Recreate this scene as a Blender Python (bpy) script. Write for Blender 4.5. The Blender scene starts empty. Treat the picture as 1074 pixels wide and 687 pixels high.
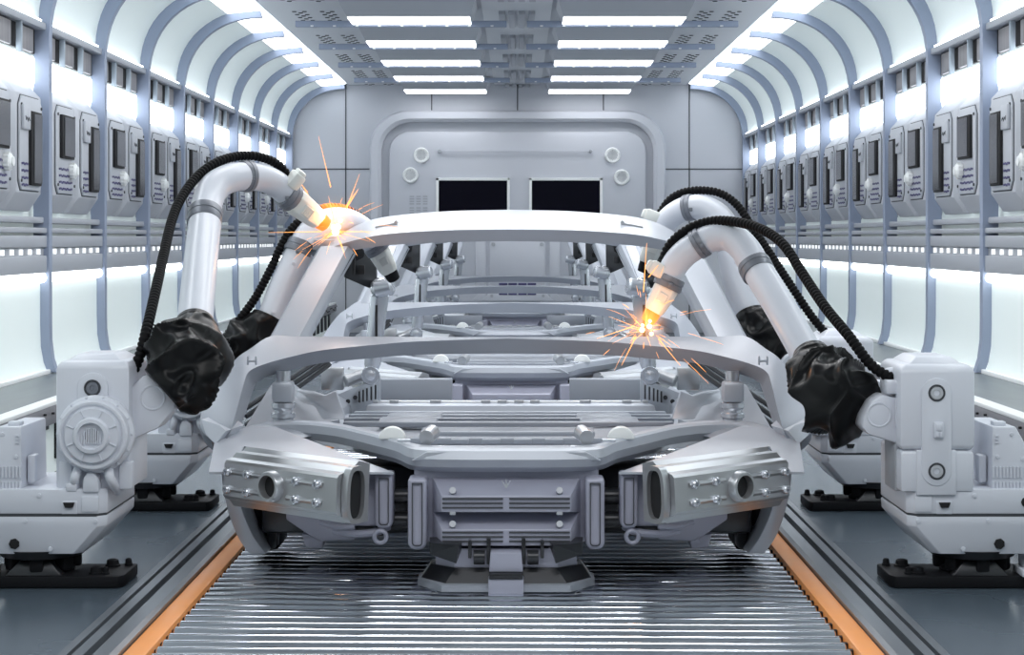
import bpy, bmesh, math, random
from mathutils import Vector, Matrix, noise
random.seed(7)
PI = math.pi
F = 1900.0                      # focal length in pixels of the 1074 x 687 frame
H = 1.25                        # eye height above the roller tops
VX, VY = 544.4, 250.0           # where parallel lines along the hall meet in the photo
XC = -0.046                     # axis of the conveyor, the cars and the robots
XR = -0.02                      # axis of the hall
scene = bpy.context.scene
COL = scene.collection

def P(px, py, D):
    return Vector(((px - VX) * D / F, D, H - (py - VY) * D / F))
def Q(px, py, D):
    """as P, but sideways from the conveyor's axis"""
    v = P(px, py, D); v.x -= XC
    return v

# ------------------------------------------------------------------ materials
MATS = {}
def mat(name, col, rough=.4, metal=0.0, emit=None, estr=0.0, coat=0.0, bump=None, var=None, aniso=None, spec=None, trans=0.0):
    m = bpy.data.materials.new(name); m.use_nodes = True
    nt = m.node_tree; b = nt.nodes['Principled BSDF']
    b.inputs['Base Color'].default_value = (*col, 1)
    b.inputs['Roughness'].default_value = rough
    b.inputs['Metallic'].default_value = metal
    if coat: b.inputs['Coat Weight'].default_value = coat; b.inputs['Coat Roughness'].default_value = .12
    if spec is not None: b.inputs['Specular IOR Level'].default_value = spec
    if trans: b.inputs['Transmission Weight'].default_value = trans
    if emit:
        b.inputs['Emission Color'].default_value = (*emit, 1); b.inputs['Emission Strength'].default_value = estr
    tc = nt.nodes.new('ShaderNodeTexCoord')
    if var:                      # (scale, amount, roughness spread): faint wear
        n = nt.nodes.new('ShaderNodeTexNoise'); n.inputs['Scale'].default_value = var[0]; n.inputs['Detail'].default_value = 4
        if len(var) > 3:
            mp = nt.nodes.new('ShaderNodeMapping'); mp.inputs['Scale'].default_value = var[3]
            nt.links.new(tc.outputs['Object'], mp.inputs['Vector']); nt.links.new(mp.outputs['Vector'], n.inputs['Vector'])
        else:
            nt.links.new(tc.outputs['Object'], n.inputs['Vector'])
        mx = nt.nodes.new('ShaderNodeMix'); mx.data_type = 'RGBA'
        a = var[1]
        mx.inputs['A'].default_value = (*[c * (1 - a) for c in col], 1)
        mx.inputs['B'].default_value = (*[min(1, c * (1 + a)) for c in col], 1)
        nt.links.new(n.outputs['Fac'], mx.inputs['Factor']); nt.links.new(mx.outputs['Result'], b.inputs['Base Color'])
        if var[2]:
            mr = nt.nodes.new('ShaderNodeMapRange'); mr.inputs['To Min'].default_value = max(.02, rough - var[2]); mr.inputs['To Max'].default_value = rough + var[2]
            nt.links.new(n.outputs['Fac'], mr.inputs['Value']); nt.links.new(mr.outputs['Result'], b.inputs['Roughness'])
    if bump:                     # (scale, strength, distance)
        n = nt.nodes.new('ShaderNodeTexNoise'); n.inputs['Scale'].default_value = bump[0]; n.inputs['Detail'].default_value = 3
        nt.links.new(tc.outputs['Object'], n.inputs['Vector'])
        bp = nt.nodes.new('ShaderNodeBump'); bp.inputs['Strength'].default_value = bump[1]; bp.inputs['Distance'].default_value = bump[2]
        nt.links.new(n.outputs['Fac'], bp.inputs['Height']); nt.links.new(bp.outputs['Normal'], b.inputs['Normal'])
    MATS[name] = m
    return m

WHITE = mat('robot_white_paint', (.66, .69, .765), .36, coat=.12, var=(3, .03, .05))
BODY = mat('primed_body_steel', (.31, .335, .385), .36, .25, var=(2.5, .05, .06))
BODYL = mat('pale_body_steel', (.45, .48, .54), .34, .2, var=(2.5, .04, .06))
LILAC = mat('lilac_grey_plastic', (.36, .37, .46), .36, .1, var=(4, .04, .05))
CAST = mat('cast_alloy', (.47, .485, .51), .30, .75, var=(8, .04, .015))
CHROME = mat('polished_steel', (.82, .84, .88), .12, 1.0, var=(6, .03, .01))
ROLL = mat('roller_steel', (.74, .78, .83), .17, 1.0, var=(5, .10, .07, (.6, 1, 1)))
STEEL = mat('satin_steel', (.58, .61, .66), .24, .7, var=(6, .03, .01))
DARKM = mat('dark_gunmetal', (.030, .032, .037), .30, .4, var=(5, .15, .06))
BLACK = mat('black_plate', (.012, .0125, .015), .5, .0, spec=.10, bump=(120, .3, .002), var=(10, .2, .08))
RUBBER = mat('black_rubberised_fabric', (.0075, .008, .009), .30, spec=.16, bump=(60, .06, .002))
HOSE = mat('black_hose_rubber', (.006, .006, .007), .5, spec=.10)
CLAMP = mat('grey_clamp', (.20, .215, .25), .38, .3)
CREAM = mat('torch_ivory', (.78, .80, .77), .35)
HOLE = mat('dark_recess', (.006, .006, .008), .7)
RIBM = mat('blue_grey_rib_paint', (.285, .335, .445), .42, .1, var=(1.5, .05, .05))
FIN = mat('pale_blue_fin', (.42, .49, .56), .45)
WALLG = mat('grey_wall_panel', (.53, .55, .60), .45, .05, var=(1.2, .03, .05))
CAB = mat('cabinet_grey', (.50, .52, .565), .42, .1, var=(3, .04, .05))
TRIMG = mat('trim_grey', (.40, .42, .46), .42, .15, var=(2, .04, .05))
CEILM = mat('ceiling_panel_grey', (.46, .485, .53), .45, .1, var=(2, .04, .05))
CEILW = mat('ceiling_pale_panel', (.60, .63, .67), .45, .05, var=(2, .03, .05))
SEAM = mat('dark_seam', (.05, .055, .065), .6)
DOORM = mat('door_grey', (.56, .58, .635), .40, .1, var=(1.5, .03, .05))
GLASSD = mat('dark_glossy_pane', (.10, .102, .112), .16, .4)
SCREEN = mat('black_screen', (.003, .003, .008), .3, spec=.05)
SLOTP = mat('purple_blue_slot', (.06, .055, .16), .4)
WHITEP = mat('white_plastic', (.82, .84, .84), .4)
FLOORM = mat('slate_floor_coating', (.072, .096, .122), .27, var=(.7, .10, .05))
RAILM = mat('dark_rail_steel', (.17, .19, .215), .33, .45, var=(2, .1, .08))
PIT = mat('pit_black', (.008, .008, .01), .6)
ORANGE = mat('orange_rail_paint', (.80, .30, .075), .40, var=(6, .08, .08))
BENCHT = mat('brushed_bench_top', (.13, .15, .165), .38, .3, var=(7, .14, .08, (1, .12, 1)))
LOUV = mat('streaked_shutter', (.27, .262, .275), .5, .1, var=(26, .5, .05, (1, 1, .06)))
PANEL = mat('backlit_panel', (.74, .81, .80), .38, emit=(.86, .97, .96), estr=.16, var=(1.5, .03, .05))
LAMPW = mat('lamp_white', (.9, .9, .9), .5, emit=(.96, .98, 1), estr=5.0)
LAMPC = mat('cove_lamp_white', (.9, .9, .9), .5, emit=(.90, .95, 1), estr=4.0)
LAMPT = mat('tube_lamp_white', (.9, .9, .9), .5, emit=(.95, .99, 1), estr=4.0)
LAMPD = mat('lit_dash', (.9, .9, .9), .5, emit=(.95, .99, 1), estr=.8)
ARC = mat('welding_arc', (.9, .6, .3), .5, emit=(1, .72, .34), estr=6.0)
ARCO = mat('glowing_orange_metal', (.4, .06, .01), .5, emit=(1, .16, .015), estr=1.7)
SPARK = mat('spark_glow', (.8, .3, .1), .5, emit=(1, .42, .10), estr=1.9)

def weld_lit_hose():  # weld's orange light on the black hose, put in as patchy emission
    m = mat('weld_lit_hose_rubber', (.012, .010, .010), .6, spec=.2)
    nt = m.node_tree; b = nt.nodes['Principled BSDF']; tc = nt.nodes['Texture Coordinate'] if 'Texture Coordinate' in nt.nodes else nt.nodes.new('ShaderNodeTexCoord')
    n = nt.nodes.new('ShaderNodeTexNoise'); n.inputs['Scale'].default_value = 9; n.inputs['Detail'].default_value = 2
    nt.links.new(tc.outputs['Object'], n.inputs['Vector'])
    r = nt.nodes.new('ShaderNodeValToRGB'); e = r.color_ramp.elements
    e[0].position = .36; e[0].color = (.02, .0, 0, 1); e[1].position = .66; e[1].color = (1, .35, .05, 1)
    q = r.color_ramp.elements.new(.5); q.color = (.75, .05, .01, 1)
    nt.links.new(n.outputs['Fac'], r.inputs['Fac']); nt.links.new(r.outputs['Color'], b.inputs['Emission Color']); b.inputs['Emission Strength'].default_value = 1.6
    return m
WELDLIT = weld_lit_hose()
def flame_halo_material():  # glowing volume draws the arc's glare halo along with its hot gas
    m = bpy.data.materials.new('arc_plume_halo'); m.use_nodes = True
    nt = m.node_tree; nt.nodes.clear()
    out = nt.nodes.new('ShaderNodeOutputMaterial'); em = nt.nodes.new('ShaderNodeEmission')
    em.inputs['Color'].default_value = (1, .40, .10, 1)
    tc = nt.nodes.new('ShaderNodeTexCoord'); ln = nt.nodes.new('ShaderNodeVectorMath'); ln.operation = 'LENGTH'
    nt.links.new(tc.outputs['Object'], ln.inputs[0])
    mr = nt.nodes.new('ShaderNodeMapRange'); mr.inputs['From Min'].default_value = 0; mr.inputs['From Max'].default_value = 1
    mr.inputs['To Min'].default_value = 1; mr.inputs['To Max'].default_value = 0
    nt.links.new(ln.outputs['Value'], mr.inputs['Value'])
    pw = nt.nodes.new('ShaderNodeMath'); pw.operation = 'POWER'; pw.inputs[1].default_value = 3.2
    nt.links.new(mr.outputs['Result'], pw.inputs[0])
    n = nt.nodes.new('ShaderNodeTexNoise'); n.inputs['Scale'].default_value = 2.5
    nt.links.new(tc.outputs['Object'], n.inputs['Vector'])
    m1 = nt.nodes.new('ShaderNodeMath'); m1.operation = 'MULTIPLY'
    nt.links.new(pw.outputs[0], m1.inputs[0]); nt.links.new(n.outputs['Fac'], m1.inputs[1])
    m2 = nt.nodes.new('ShaderNodeMath'); m2.operation = 'MULTIPLY'; m2.inputs[1].default_value = 42
    nt.links.new(m1.outputs[0], m2.inputs[0]); nt.links.new(m2.outputs[0], em.inputs['Strength'])
    nt.links.new(em.outputs[0], out.inputs['Volume'])
    return m
PLUME_HALO = flame_halo_material()

# ------------------------------------------------------------------ mesh builder
class MB:
    def __init__(s): s.bm = bmesh.new()
    def _bev(s, faces, off, seg=2, amin=25):
        if off <= 0: return
        bmesh.ops.recalc_face_normals(s.bm, faces=faces)
        es = {e for f in faces for e in f.edges}
        es = [e for e in es if len(e.link_faces) == 2 and e.calc_face_angle(0) > math.radians(amin)]
        if es: bmesh.ops.bevel(s.bm, geom=es, offset=off, offset_type='OFFSET', segments=seg, profile=.5, affect='EDGES', clamp_overlap=True)
    def faces(s, vs, fs):
        bv = [s.bm.verts.new(v) for v in vs]
        out = []
        for f in fs:
            try: out.append(s.bm.faces.new([bv[i] for i in f]))
            except ValueError: pass
        return out
    def box(s, c, d, bev=0.0, rot=None, seg=2):
        c = Vector(c); x, y, z = d[0] / 2, d[1] / 2, d[2] / 2
        vs = [Vector((sx * x, sy * y, sz * z)) for sx in (-1, 1) for sy in (-1, 1) for sz in (-1, 1)]
        if rot is not None: vs = [rot @ v for v in vs]
        f = s.faces([c + v for v in vs], [(0, 1, 3, 2), (4, 6, 7, 5), (0, 4, 5, 1), (2, 3, 7, 6), (0, 2, 6, 4), (1, 5, 7, 3)])
        s._bev(f, bev, seg)
        return s
    def prism(s, pts, vec, bev=0.0, seg=2):
        """a closed outline of 3D points pushed along vec"""
        pts = [Vector(p) for p in pts]; vec = Vector(vec); n = len(pts)
        f = s.faces(pts + [p + vec for p in pts], [tuple(range(n)), tuple(range(2 * n - 1, n - 1, -1))] + [(i, (i + 1) % n, n + (i + 1) % n, n + i) for i in range(n)])
        s._bev(f, bev, seg)
        return s
    def loft(s, secs, cap=True, bev=0.0, closed=True, loop=False):
        secs = [[Vector(p) for p in q] for q in secs]; n = len(secs[0]); k = len(secs)
        fs = []
        for a in range(k if loop else k - 1):
            b = (a + 1) % k
            for i in range(n if closed else n - 1):
                j = (i + 1) % n
                fs.append((a * n + i, a * n + j, b * n + j, b * n + i))
        if cap and closed and not loop: fs += [tuple(range(n - 1, -1, -1)), tuple((k - 1) * n + i for i in range(n))]
        f = s.faces([p for q in secs for p in q], fs)
        s._bev(f, bev)
        return s
    def tube(s, path, r, seg=16, cap=True, squash=None):
        path = [Vector(p) for p in path]; n = len(path)
        if not hasattr(r, '__len__'): r = [r] * n
        t0 = (path[1] - path[0]).normalized()
        up = Vector((0, 0, 1)) if abs(t0.z) < .9 else Vector((0, 1, 0))
        u = t0.cross(up).normalized(); secs = []
        for i, p in enumerate(path):
            t = (path[min(i + 1, n - 1)] - path[max(i - 1, 0)]).normalized()
            u = (u - t * u.dot(t)).normalized(); v = t.cross(u)
            secs.append([p + (u * math.cos(2 * PI * k / seg) + v * math.sin(2 * PI * k / seg)) * r[i] for k in range(seg)])
        return s.loft(secs, cap)
    def cyl(s, p0, p1, r, r1=None, seg=20, bev=0.0):
        p0, p1 = Vector(p0), Vector(p1); r1 = r if r1 is None else r1
        t = (p1 - p0).normalized(); up = Vector((0, 0, 1)) if abs(t.z) < .9 else Vector((0, 1, 0))
        u = t.cross(up).normalized(); v = t.cross(u)
        if bev > 0:
            L = (p1 - p0).length; b = min(bev, L * .45, r * .9, r1 * .9)
            return s.loft([[p0 + t * d + (u * math.cos(2 * PI * k / seg) + v * math.sin(2 * PI * k / seg)) * q for k in range(seg)] for d, q in ((0, r - b), (b, r), (L - b, r1), (L, r1 - b))])
        return s.loft([[q + (u * math.cos(2 * PI * k / seg) + v * math.sin(2 * PI * k / seg)) * rr for k in range(seg)] for q, rr in ((p0, r), (p1, r1))])
    def lathe(s, p, axis, prof, seg=32, cap=True):
        """prof: (distance along axis, radius)"""
        p = Vector(p); t = Vector(axis).normalized(); up = Vector((0, 0, 1)) if abs(t.z) < .9 else Vector((0, 1, 0))
        u = t.cross(up).normalized(); v = t.cross(u)
        return s.loft([[p + t * d + (u * math.cos(2 * PI * k / seg) + v * math.sin(2 * PI * k / seg)) * max(q, 1e-4) for k in range(seg)] for d, q in prof], cap)
    def ball(s, c, r, seg=16, rings=10, sq=(1, 1, 1), ax=(0, 0, 1)):
        prof = [(-r * math.cos(PI * i / rings), r * math.sin(PI * i / rings)) for i in range(rings + 1)]
        return s.lathe(c, ax, prof, seg)
    def ring(s, c, axis, r, t, seg=32, n=8):
        c = Vector(c); a = Vector(axis).normalized(); up = Vector((0, 0, 1)) if abs(a.z) < .9 else Vector((0, 1, 0))
        u = a.cross(up).normalized(); v = a.cross(u); secs = []
        for k in range(seg):
            d = u * math.cos(2 * PI * k / seg) + v * math.sin(2 * PI * k / seg)
            secs.append([c + d * (r + t * math.cos(2 * PI * j / n)) + a * t * math.sin(2 * PI * j / n) for j in range(n)])
        return s.loft(secs, False, loop=True)
    def build(s, name, m, parent=None, origin=None, angle=35):
        """link everything gathered so far as one mesh object"""
        bm = s.bm
        bmesh.ops.recalc_face_normals(bm, faces=bm.faces)
        o3 = Vector(origin) if origin is not None else ORG.get(parent.name, Vector()) if parent is not None else Vector()
        if o3.length > 0: bmesh.ops.translate(bm, verts=bm.verts, vec=-o3)
        me = bpy.data.meshes.new(name); bm.to_mesh(me); bm.free()
        ob = bpy.data.objects.new(name, me); COL.objects.link(ob)
        me.materials.append(m)
        me.polygons.foreach_set('use_smooth', [True] * len(me.polygons))
        me.set_sharp_from_angle(angle=math.radians(angle))
        if parent is not None: ob.parent = parent
        else: ob.location = o3
        ORG[ob.name] = o3
        return ob
def build_each(m, name, mt, parent, angle=35):
    """every loose piece gathered in m becomes a mesh object of its own"""
    bm = m.bm; seen = set(); out = []
    bm.verts.ensure_lookup_table(); bm.verts.index_update()
    for v in bm.verts:
        if v.index in seen: continue
        isl, todo = [], [v]; seen.add(v.index)
        while todo:
            q = todo.pop(); isl.append(q)
            for e in q.link_edges:
                w_ = e.other_vert(q)
                if w_.index not in seen: seen.add(w_.index); todo.append(w_)
        idx = {q.index: k for k, q in enumerate(isl)}
        fs = {f for q in isl for f in q.link_faces}
        n_ = MB(); n_.faces([q.co.copy() for q in isl], [tuple(idx[w_.index] for w_ in f.verts) for f in sorted(fs, key=lambda f: min(w_.index for w_ in f.verts))])
        out.append(n_.build(name, mt, parent, angle=angle))
    bm.free()
    return out
ORG = {}
def thing(name, label, cat, loc, group=None):
    o = bpy.data.objects.new(name, None); COL.objects.link(o)
    o.empty_display_size = .1; o.location = loc; ORG[o.name] = Vector(loc)
    return tag(o, label, cat, group)
def tag(o, label=None, cat=None, group=None, kind=None):
    if label: o['label'] = label
    if cat: o['category'] = cat
    if group: o['group'] = group
    if kind: o['kind'] = kind
    return o
def struct(o): o['kind'] = 'structure'; return o
def dup(root, loc=None, label=None):
    """copies a thing, its parts and their sub-parts; mesh data is shared"""
    r = root.copy(); COL.objects.link(r)
    if loc is not None: r.location = loc
    if label: r['label'] = label
    for ch in KIDS(root):
        c = ch.copy(); COL.objects.link(c); c.parent = r
        for g in KIDS(ch):
            d = g.copy(); COL.objects.link(d); d.parent = c
    return r
def KIDS(o): return [c for c in COL.objects if c.parent == o]
def spline(pts, n=8):
    """Catmull-Rom through 3D points"""
    pts = [Vector(p) for p in pts]; q = [2 * pts[0] - pts[1]] + pts + [2 * pts[-1] - pts[-2]]; out = []
    for i in range(1, len(q) - 2):
        a, b, c, d = q[i - 1], q[i], q[i + 1], q[i + 2]
        for k in range(n):
            t = k / n
            out.append(.5 * ((2 * b) + (c - a) * t + (2 * a - 5 * b + 4 * c - d) * t * t + (3 * b - a - 3 * c + d) * t ** 3))
    out.append(pts[-1]); return out
def resample(path, step):
    path = [Vector(p) for p in path]; out = [path[0].copy()]; need = step
    for a, b in zip(path, path[1:]):
        L = (b - a).length; pos = 0.0
        while L - pos >= need:
            pos += need; out.append(a.lerp(b, pos / L)); need = step
        need -= L - pos
    return out
ORD = ['first', 'second', 'third', 'fourth', 'fifth', 'sixth', 'seventh', 'eighth', 'ninth', 'tenth', 'eleventh', 'twelfth']
# ================================================================== the hall
YN, YR = -1.5, 24.05                      # near end (behind the eye) and rear wall
W = 3.0
RIB = [11.57 + 1.546 * i for i in range(-1, 9)]
BAY = 1.546
# floor with the conveyor pit
m = MB()
XL, XRR = XC - 1.34, XC + 1.34
for a, b in ((-3.4, XL), (XRR, 3.4)):
    m.box(((a + b) / 2, (YN + YR) / 2, -.10), (b - a, YR - YN, .20))
floor = struct(m.build('floor', FLOORM))
m = MB(); m.box((XC, (YN + YR) / 2, -.19), (2.68, YR - YN, .02))
pit = m.build('floor_pit', PIT, floor)

# stepped guide rails beside the conveyor
def guide_rail(sg, num):
    def X(d): return XC + sg * d
    prof = [(1.14, -.17), (1.14, .022), (1.156, .030), (1.205, .030), (1.222, .010), (1.222, -.02), (1.244, -.02), (1.244, .018), (1.278, .018), (1.278, -.02), (1.300, -.02), (1.300, .012), (1.328, .012), (1.328, -.02), (1.345, -.02), (1.345, -.17)]
    m = MB(); m.prism([(X(a), YN, b) for a, b in prof], (0, YR - YN - .15, 0))
    return struct(m.build('trim_%d' % num, RAILM, angle=25))
guide_rail(-1, 1); guide_rail(1, 2)

# roller conveyor
y0 = 4.9
conv = thing('roller_conveyor', 'long polished roller conveyor edged in orange running under the car bodies', 'conveyor', (XC, y0, -.17))
for sg in (-1, 1):
    m = MB(); m.box((XC + sg * 1.102, (y0 + YR - .3) / 2, -.08), (.070, YR - .3 - y0, .18), .004)
    m.build('side_rail', ORANGE, conv)
    ks = MB()
    for k in range(200):
        y = y0 + .05 + k * .093
        if y > 12: break
        ks.box((XC + sg * 1.058, y + .03, -.022), (.018, .022, .03))
    ks.build('roller_bracket', HOLE, conv)
r0 = MB(); r0.cyl((XC - 1.055, y0 + .05, -.032), (XC + 1.055, y0 + .05, -.042), .041, seg=18, bev=.004)
r0 = r0.build('roller', ROLL, conv)
for k in range(1, 100):
    c = r0.copy(); COL.objects.link(c); c.parent = conv; c.location = (0, .093 * k, 0)
m = MB()
for k in range(100, 203):
    y = y0 + .05 + k * .093
    m.cyl((XC - 1.055, y, -.032), (XC + 1.055, y, -.042), .041, seg=10)
far = m.build('rollers', ROLL, conv); far['kind'] = 'stuff'

# side walls ---------------------------------------------------------------
ARCPTS = []
for k in range(15):                      # from the wall head to the ceiling edge
    t = PI / 2 * k / 14
    ARCPTS.append((2.28 + .76 * math.cos(t) ** .92, 2.62 + .68 * math.sin(t) ** .92))
NAMES = {-1: 'disc-motor', 1: 'column-capped'}
def by(sg): return 'behind the ' + NAMES[sg] + ' robots'
for sg in (-1, 1):
    side = 'left' if sg < 0 else 'right'
    X = lambda d: XR + sg * d
    # backing wall behind the cabinets with the translucent panels as parts
    m = MB()
    m.box((X(3.24), (YN + YR) / 2, 1.7), (.16, YR - YN, 3.6))
    wall = struct(m.build('wall_' + side, WALLG))
    m = MB()
    prof = [(2.985, .395), (3.01, .46), (3.028, .56), (3.032, .7), (3.032, 1.03)]
    m.loft([[(X(a), y, b) for a, b in prof] + [(X(a + .03), y, b) for a, b in prof[::-1]] for y in (YN, YR)])
    m.build('lower_panel', PANEL, wall)
    m = MB()
    prof = [(3.042, 2.60)] + [(a + .002, b + .0) for a, b in ARCPTS]
    m.loft([[(X(a), y, b) for a, b in prof] + [(X(a + .03), y, b + .03) for a, b in prof[::-1]] for y in (YN, YR)])
    m.build('vaulted_panel', PANEL, wall)
    m = MB(); m.box((X(3.125), (YN + YR) / 2, 1.9), (.03, YR - YN, 1.3)); m.build('mid_panel', PANEL, wall)
    # long horizontal bands
    m = MB()
    m.box((X(3.05), (YN + YR) / 2, 1.085), (.12, YR - YN, .11), .006)
    m.box((X(3.06), (YN + YR) / 2, 1.165), (.10, YR - YN, .05))
    m.box((X(3.05), (YN + YR) / 2, 1.230), (.12, YR - YN, .075), .006)
    m.box((X(3.06), (YN + YR) / 2, 1.300), (.14, YR - YN, .035), .008)
    m.box((X(3.06), (YN + YR) / 2, 1.365), (.10, YR - YN, .04), .008)
    tr = struct(m.build('trim_%d' % (3 if sg < 0 else 4), TRIMG))
    m = MB(); y = 9.6
    while y < YR - .1:
        m.box((X(3.005), y, 1.165), (.012, .05, .034)); y += .20
    m.build('marker_dashes', LAMPD, tr)
    m = MB()
    m.box((X(3.045), (YN + YR) / 2, 2.600), (.10, YR - YN, .045), .006)
    struct(m.build('trim_%d' % (5 if sg < 0 else 6), TRIMG))
    # bench along the foot of the wall
    m = MB()
    m.box((X(2.76), (YN + YR) / 2, .375), (.66, YR - YN - .2, .03))
    bench = struct(m.build('trim_%d' % (7 if sg < 0 else 8), BENCHT))
    m = MB()
    m.box((X(3.00), (YN + YR) / 2, .40), (.07, YR - YN - .2, .03), .006)
    m.box((X(2.435), (YN + YR) / 2, .393), (.085, YR - YN - .2, .022), .004)
    m.build('bench_rim', WHITEP, bench)
    m = MB(); m.box((X(2.415), (YN + YR) / 2, .335), (.04, YR - YN - .2, .095), .003); m.build('bench_apron', mat('apron_grey', (.235, .235, .255), .45, .1), bench)
    m = MB(); y = 6.0
    while y < YR:
        m.cyl((X(2.394), y, .335 + .02 * math.sin(y * 9)), (X(2.38), y, .335 + .02 * math.sin(y * 9)), .006, seg=8); y += .16
    m.build('apron_bolts', HOLE, bench)
    m = MB(); m.box((X(2.50), (YN + YR) / 2, .145), (.06, YR - YN - .2, .29)); m.build('bench_front', PANEL, bench)
    m = MB(); y = 6.0
    while y < YR - .2:
        m.box((X(2.463), y, .17), (.03, .16, .20), .01); m.box((X(2.46), y + .10, .265), (.03, .08, .03)); y += .42
    m.build('bench_slots', DARKM, bench)
# arch is one object of the hall's frame
def rib_outline(sg, y, inn, out):
    X = lambda d: XR + sg * d
    p = [(2.93, .395), (2.958, .48), (2.973, .60), (2.975, .72), (2.975, 2.56)] + [(a - .065 * (a - 2.28) / .76, b - .075) for a, b in ARCPTS]
    q = [(3.03, .395), (3.06, .48), (3.07, .60), (3.075, .72), (3.075, 2.60)] + [(a + .02, b + .02) for a, b in ARCPTS]
    return [(X(a), y, b) for a, b in p] + [(X(a), y, b) for a, b in q[::-1]]
n = 9
for sg in (-1, 1):
    for i, y in enumerate(RIB):
        m = MB(); m.prism(rib_outline(sg, y - .025, 0, 0), (0, .075, 0), 0)
        struct(m.build('trim_%d' % n, RIBM)); n += 1

# per bay: cove lamp, glow lamp, tube lamp, shutter band, two cabinets -------
def make_cabinet(sg, kind):
    X = lambda d: XR + sg * (d + .028)
    y0, L = (.10, .64) if kind == 'short' else (.78, .66)
    c = thing('wall_cabinet', 'x', 'cabinet', (X(3.12), RIB[0], 1.42), 'equipment cabinets along the walls')
    B = RIB[0]
    prof = [(3.13, 2.24), (3.05, 2.22), (2.965, 2.13), (2.965, 1.53), (3.04, 1.42), (3.13, 1.42)]
    m = MB(); a, b = B + y0, B + y0 + L; e = .05
    m.loft([[(X(3.13 if d > 3.1 else d + .06), a, z) for d, z in prof], [(X(d), a + e, z) for d, z in prof], [(X(d), b - e, z) for d, z in prof], [(X(3.13 if d > 3.1 else d + .06), b, z) for d, z in prof]], bev=.006)
    m.build('body', CAB, c)
    m = MB(); u0, u1 = a + .075, b - .075; q = .05
    m.prism([(X(2.968), u0 + q, 1.545), (X(2.968), u1 - q, 1.545), (X(2.968), u1, 1.60), (X(2.968), u1, 2.06), (X(2.968), u1 - q, 2.115), (X(2.968), u0 + q, 2.115), (X(2.968), u0, 2.06), (X(2.968), u0, 1.60)], (-sg * .018, 0, 0), .004)
    fp = m.build('face_panel', CAB, c)
    m = MB(); e2 = .007
    m.prism([(X(2.967), u0 + q, 1.545 - e2), (X(2.967), u1 - q, 1.545 - e2), (X(2.967), u1 + e2, 1.60), (X(2.967), u1 + e2, 2.06), (X(2.967), u1 - q, 2.115 + e2), (X(2.967), u0 + q, 2.115 + e2), (X(2.967), u0 - e2, 2.06), (X(2.967), u0 - e2, 1.60)], (-sg * .006, 0, 0))
    m.build('panel_gap', SEAM, fp)
    m = MB()
    for u in (u0 + .03, u1 - .03):
        for z in (1.60, 2.06): m.cyl((X(2.955), u, z), (X(2.943), u, z), .010, seg=8)
    m.build('screw', SEAM, fp)
    if kind == 'short': w0, w1, z0, z1 = a + .15, a + .47, 1.775, 2.06
    else: w0, w1, z0, z1 = a + .27, a + .50, 1.575, 2.03
    m = MB(); m.box((X(2.94), (w0 + w1) / 2, (z0 + z1) / 2), (.022, w1 - w0, z1 - z0), .004)
    fr = m.build('window_surround', HOLE, c)
    m = MB(); m.box((X(2.928), (w0 + w1) / 2 + .012, (z0 + z1) / 2), (.012, w1 - w0 - .05, z1 - z0 - .03))
    m.build('pane', GLASSD, fr)
    v0, v1 = (a + .13, a + .47) if kind == 'short' else (a + .11, a + .25)
    k = 10 if kind == 'short' else 5
    for r in range(4):
        z = 1.575 + r * .043; m = MB()
        for j in range(k):
            u = v0 + (v1 - v0) * (j + .5) / k
            m.box((X(2.949), u, z + .003 * math.sin(j * 2.3)), (.008, (v1 - v0) / k * .80, .013))
        m.build('vent_row', SLOTP, c)
    if kind == 'short':
        m = MB(); m.lathe((X(2.95), a + .43, 1.70), (-sg, 0, 0), [(0, .05), (.03, .05), (.042, .042), (.048, .03), (.055, .028), (.055, .0)], 24)
        for j in range(12):
            t = 2 * PI * j / 12; m.box((X(2.93), a + .43 + .05 * math.cos(t), 1.70 + .05 * math.sin(t)), (.03, .012, .012))
        m.build('dial', WHITEP, c)
    else:
        m = MB(); m.box((X(2.938), a + .17, 1.985), (.02, .15, .15), .005); tg = m.build('tag_plate', CAB, c)
        m = MB(); zz = [(.12, 1.99), (.135, 1.965), (.155, 1.985), (.175, 1.96), (.195, 1.985), (.215, 1.965)]
        m.tube([(X(2.927), a + p, q) for p, q in zz], .003, 5); m.build('zigzag_mark', SEAM, tg)
    return c
WALLS = []
BAYS = RIB[:-1]
nb = len(BAYS)
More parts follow.
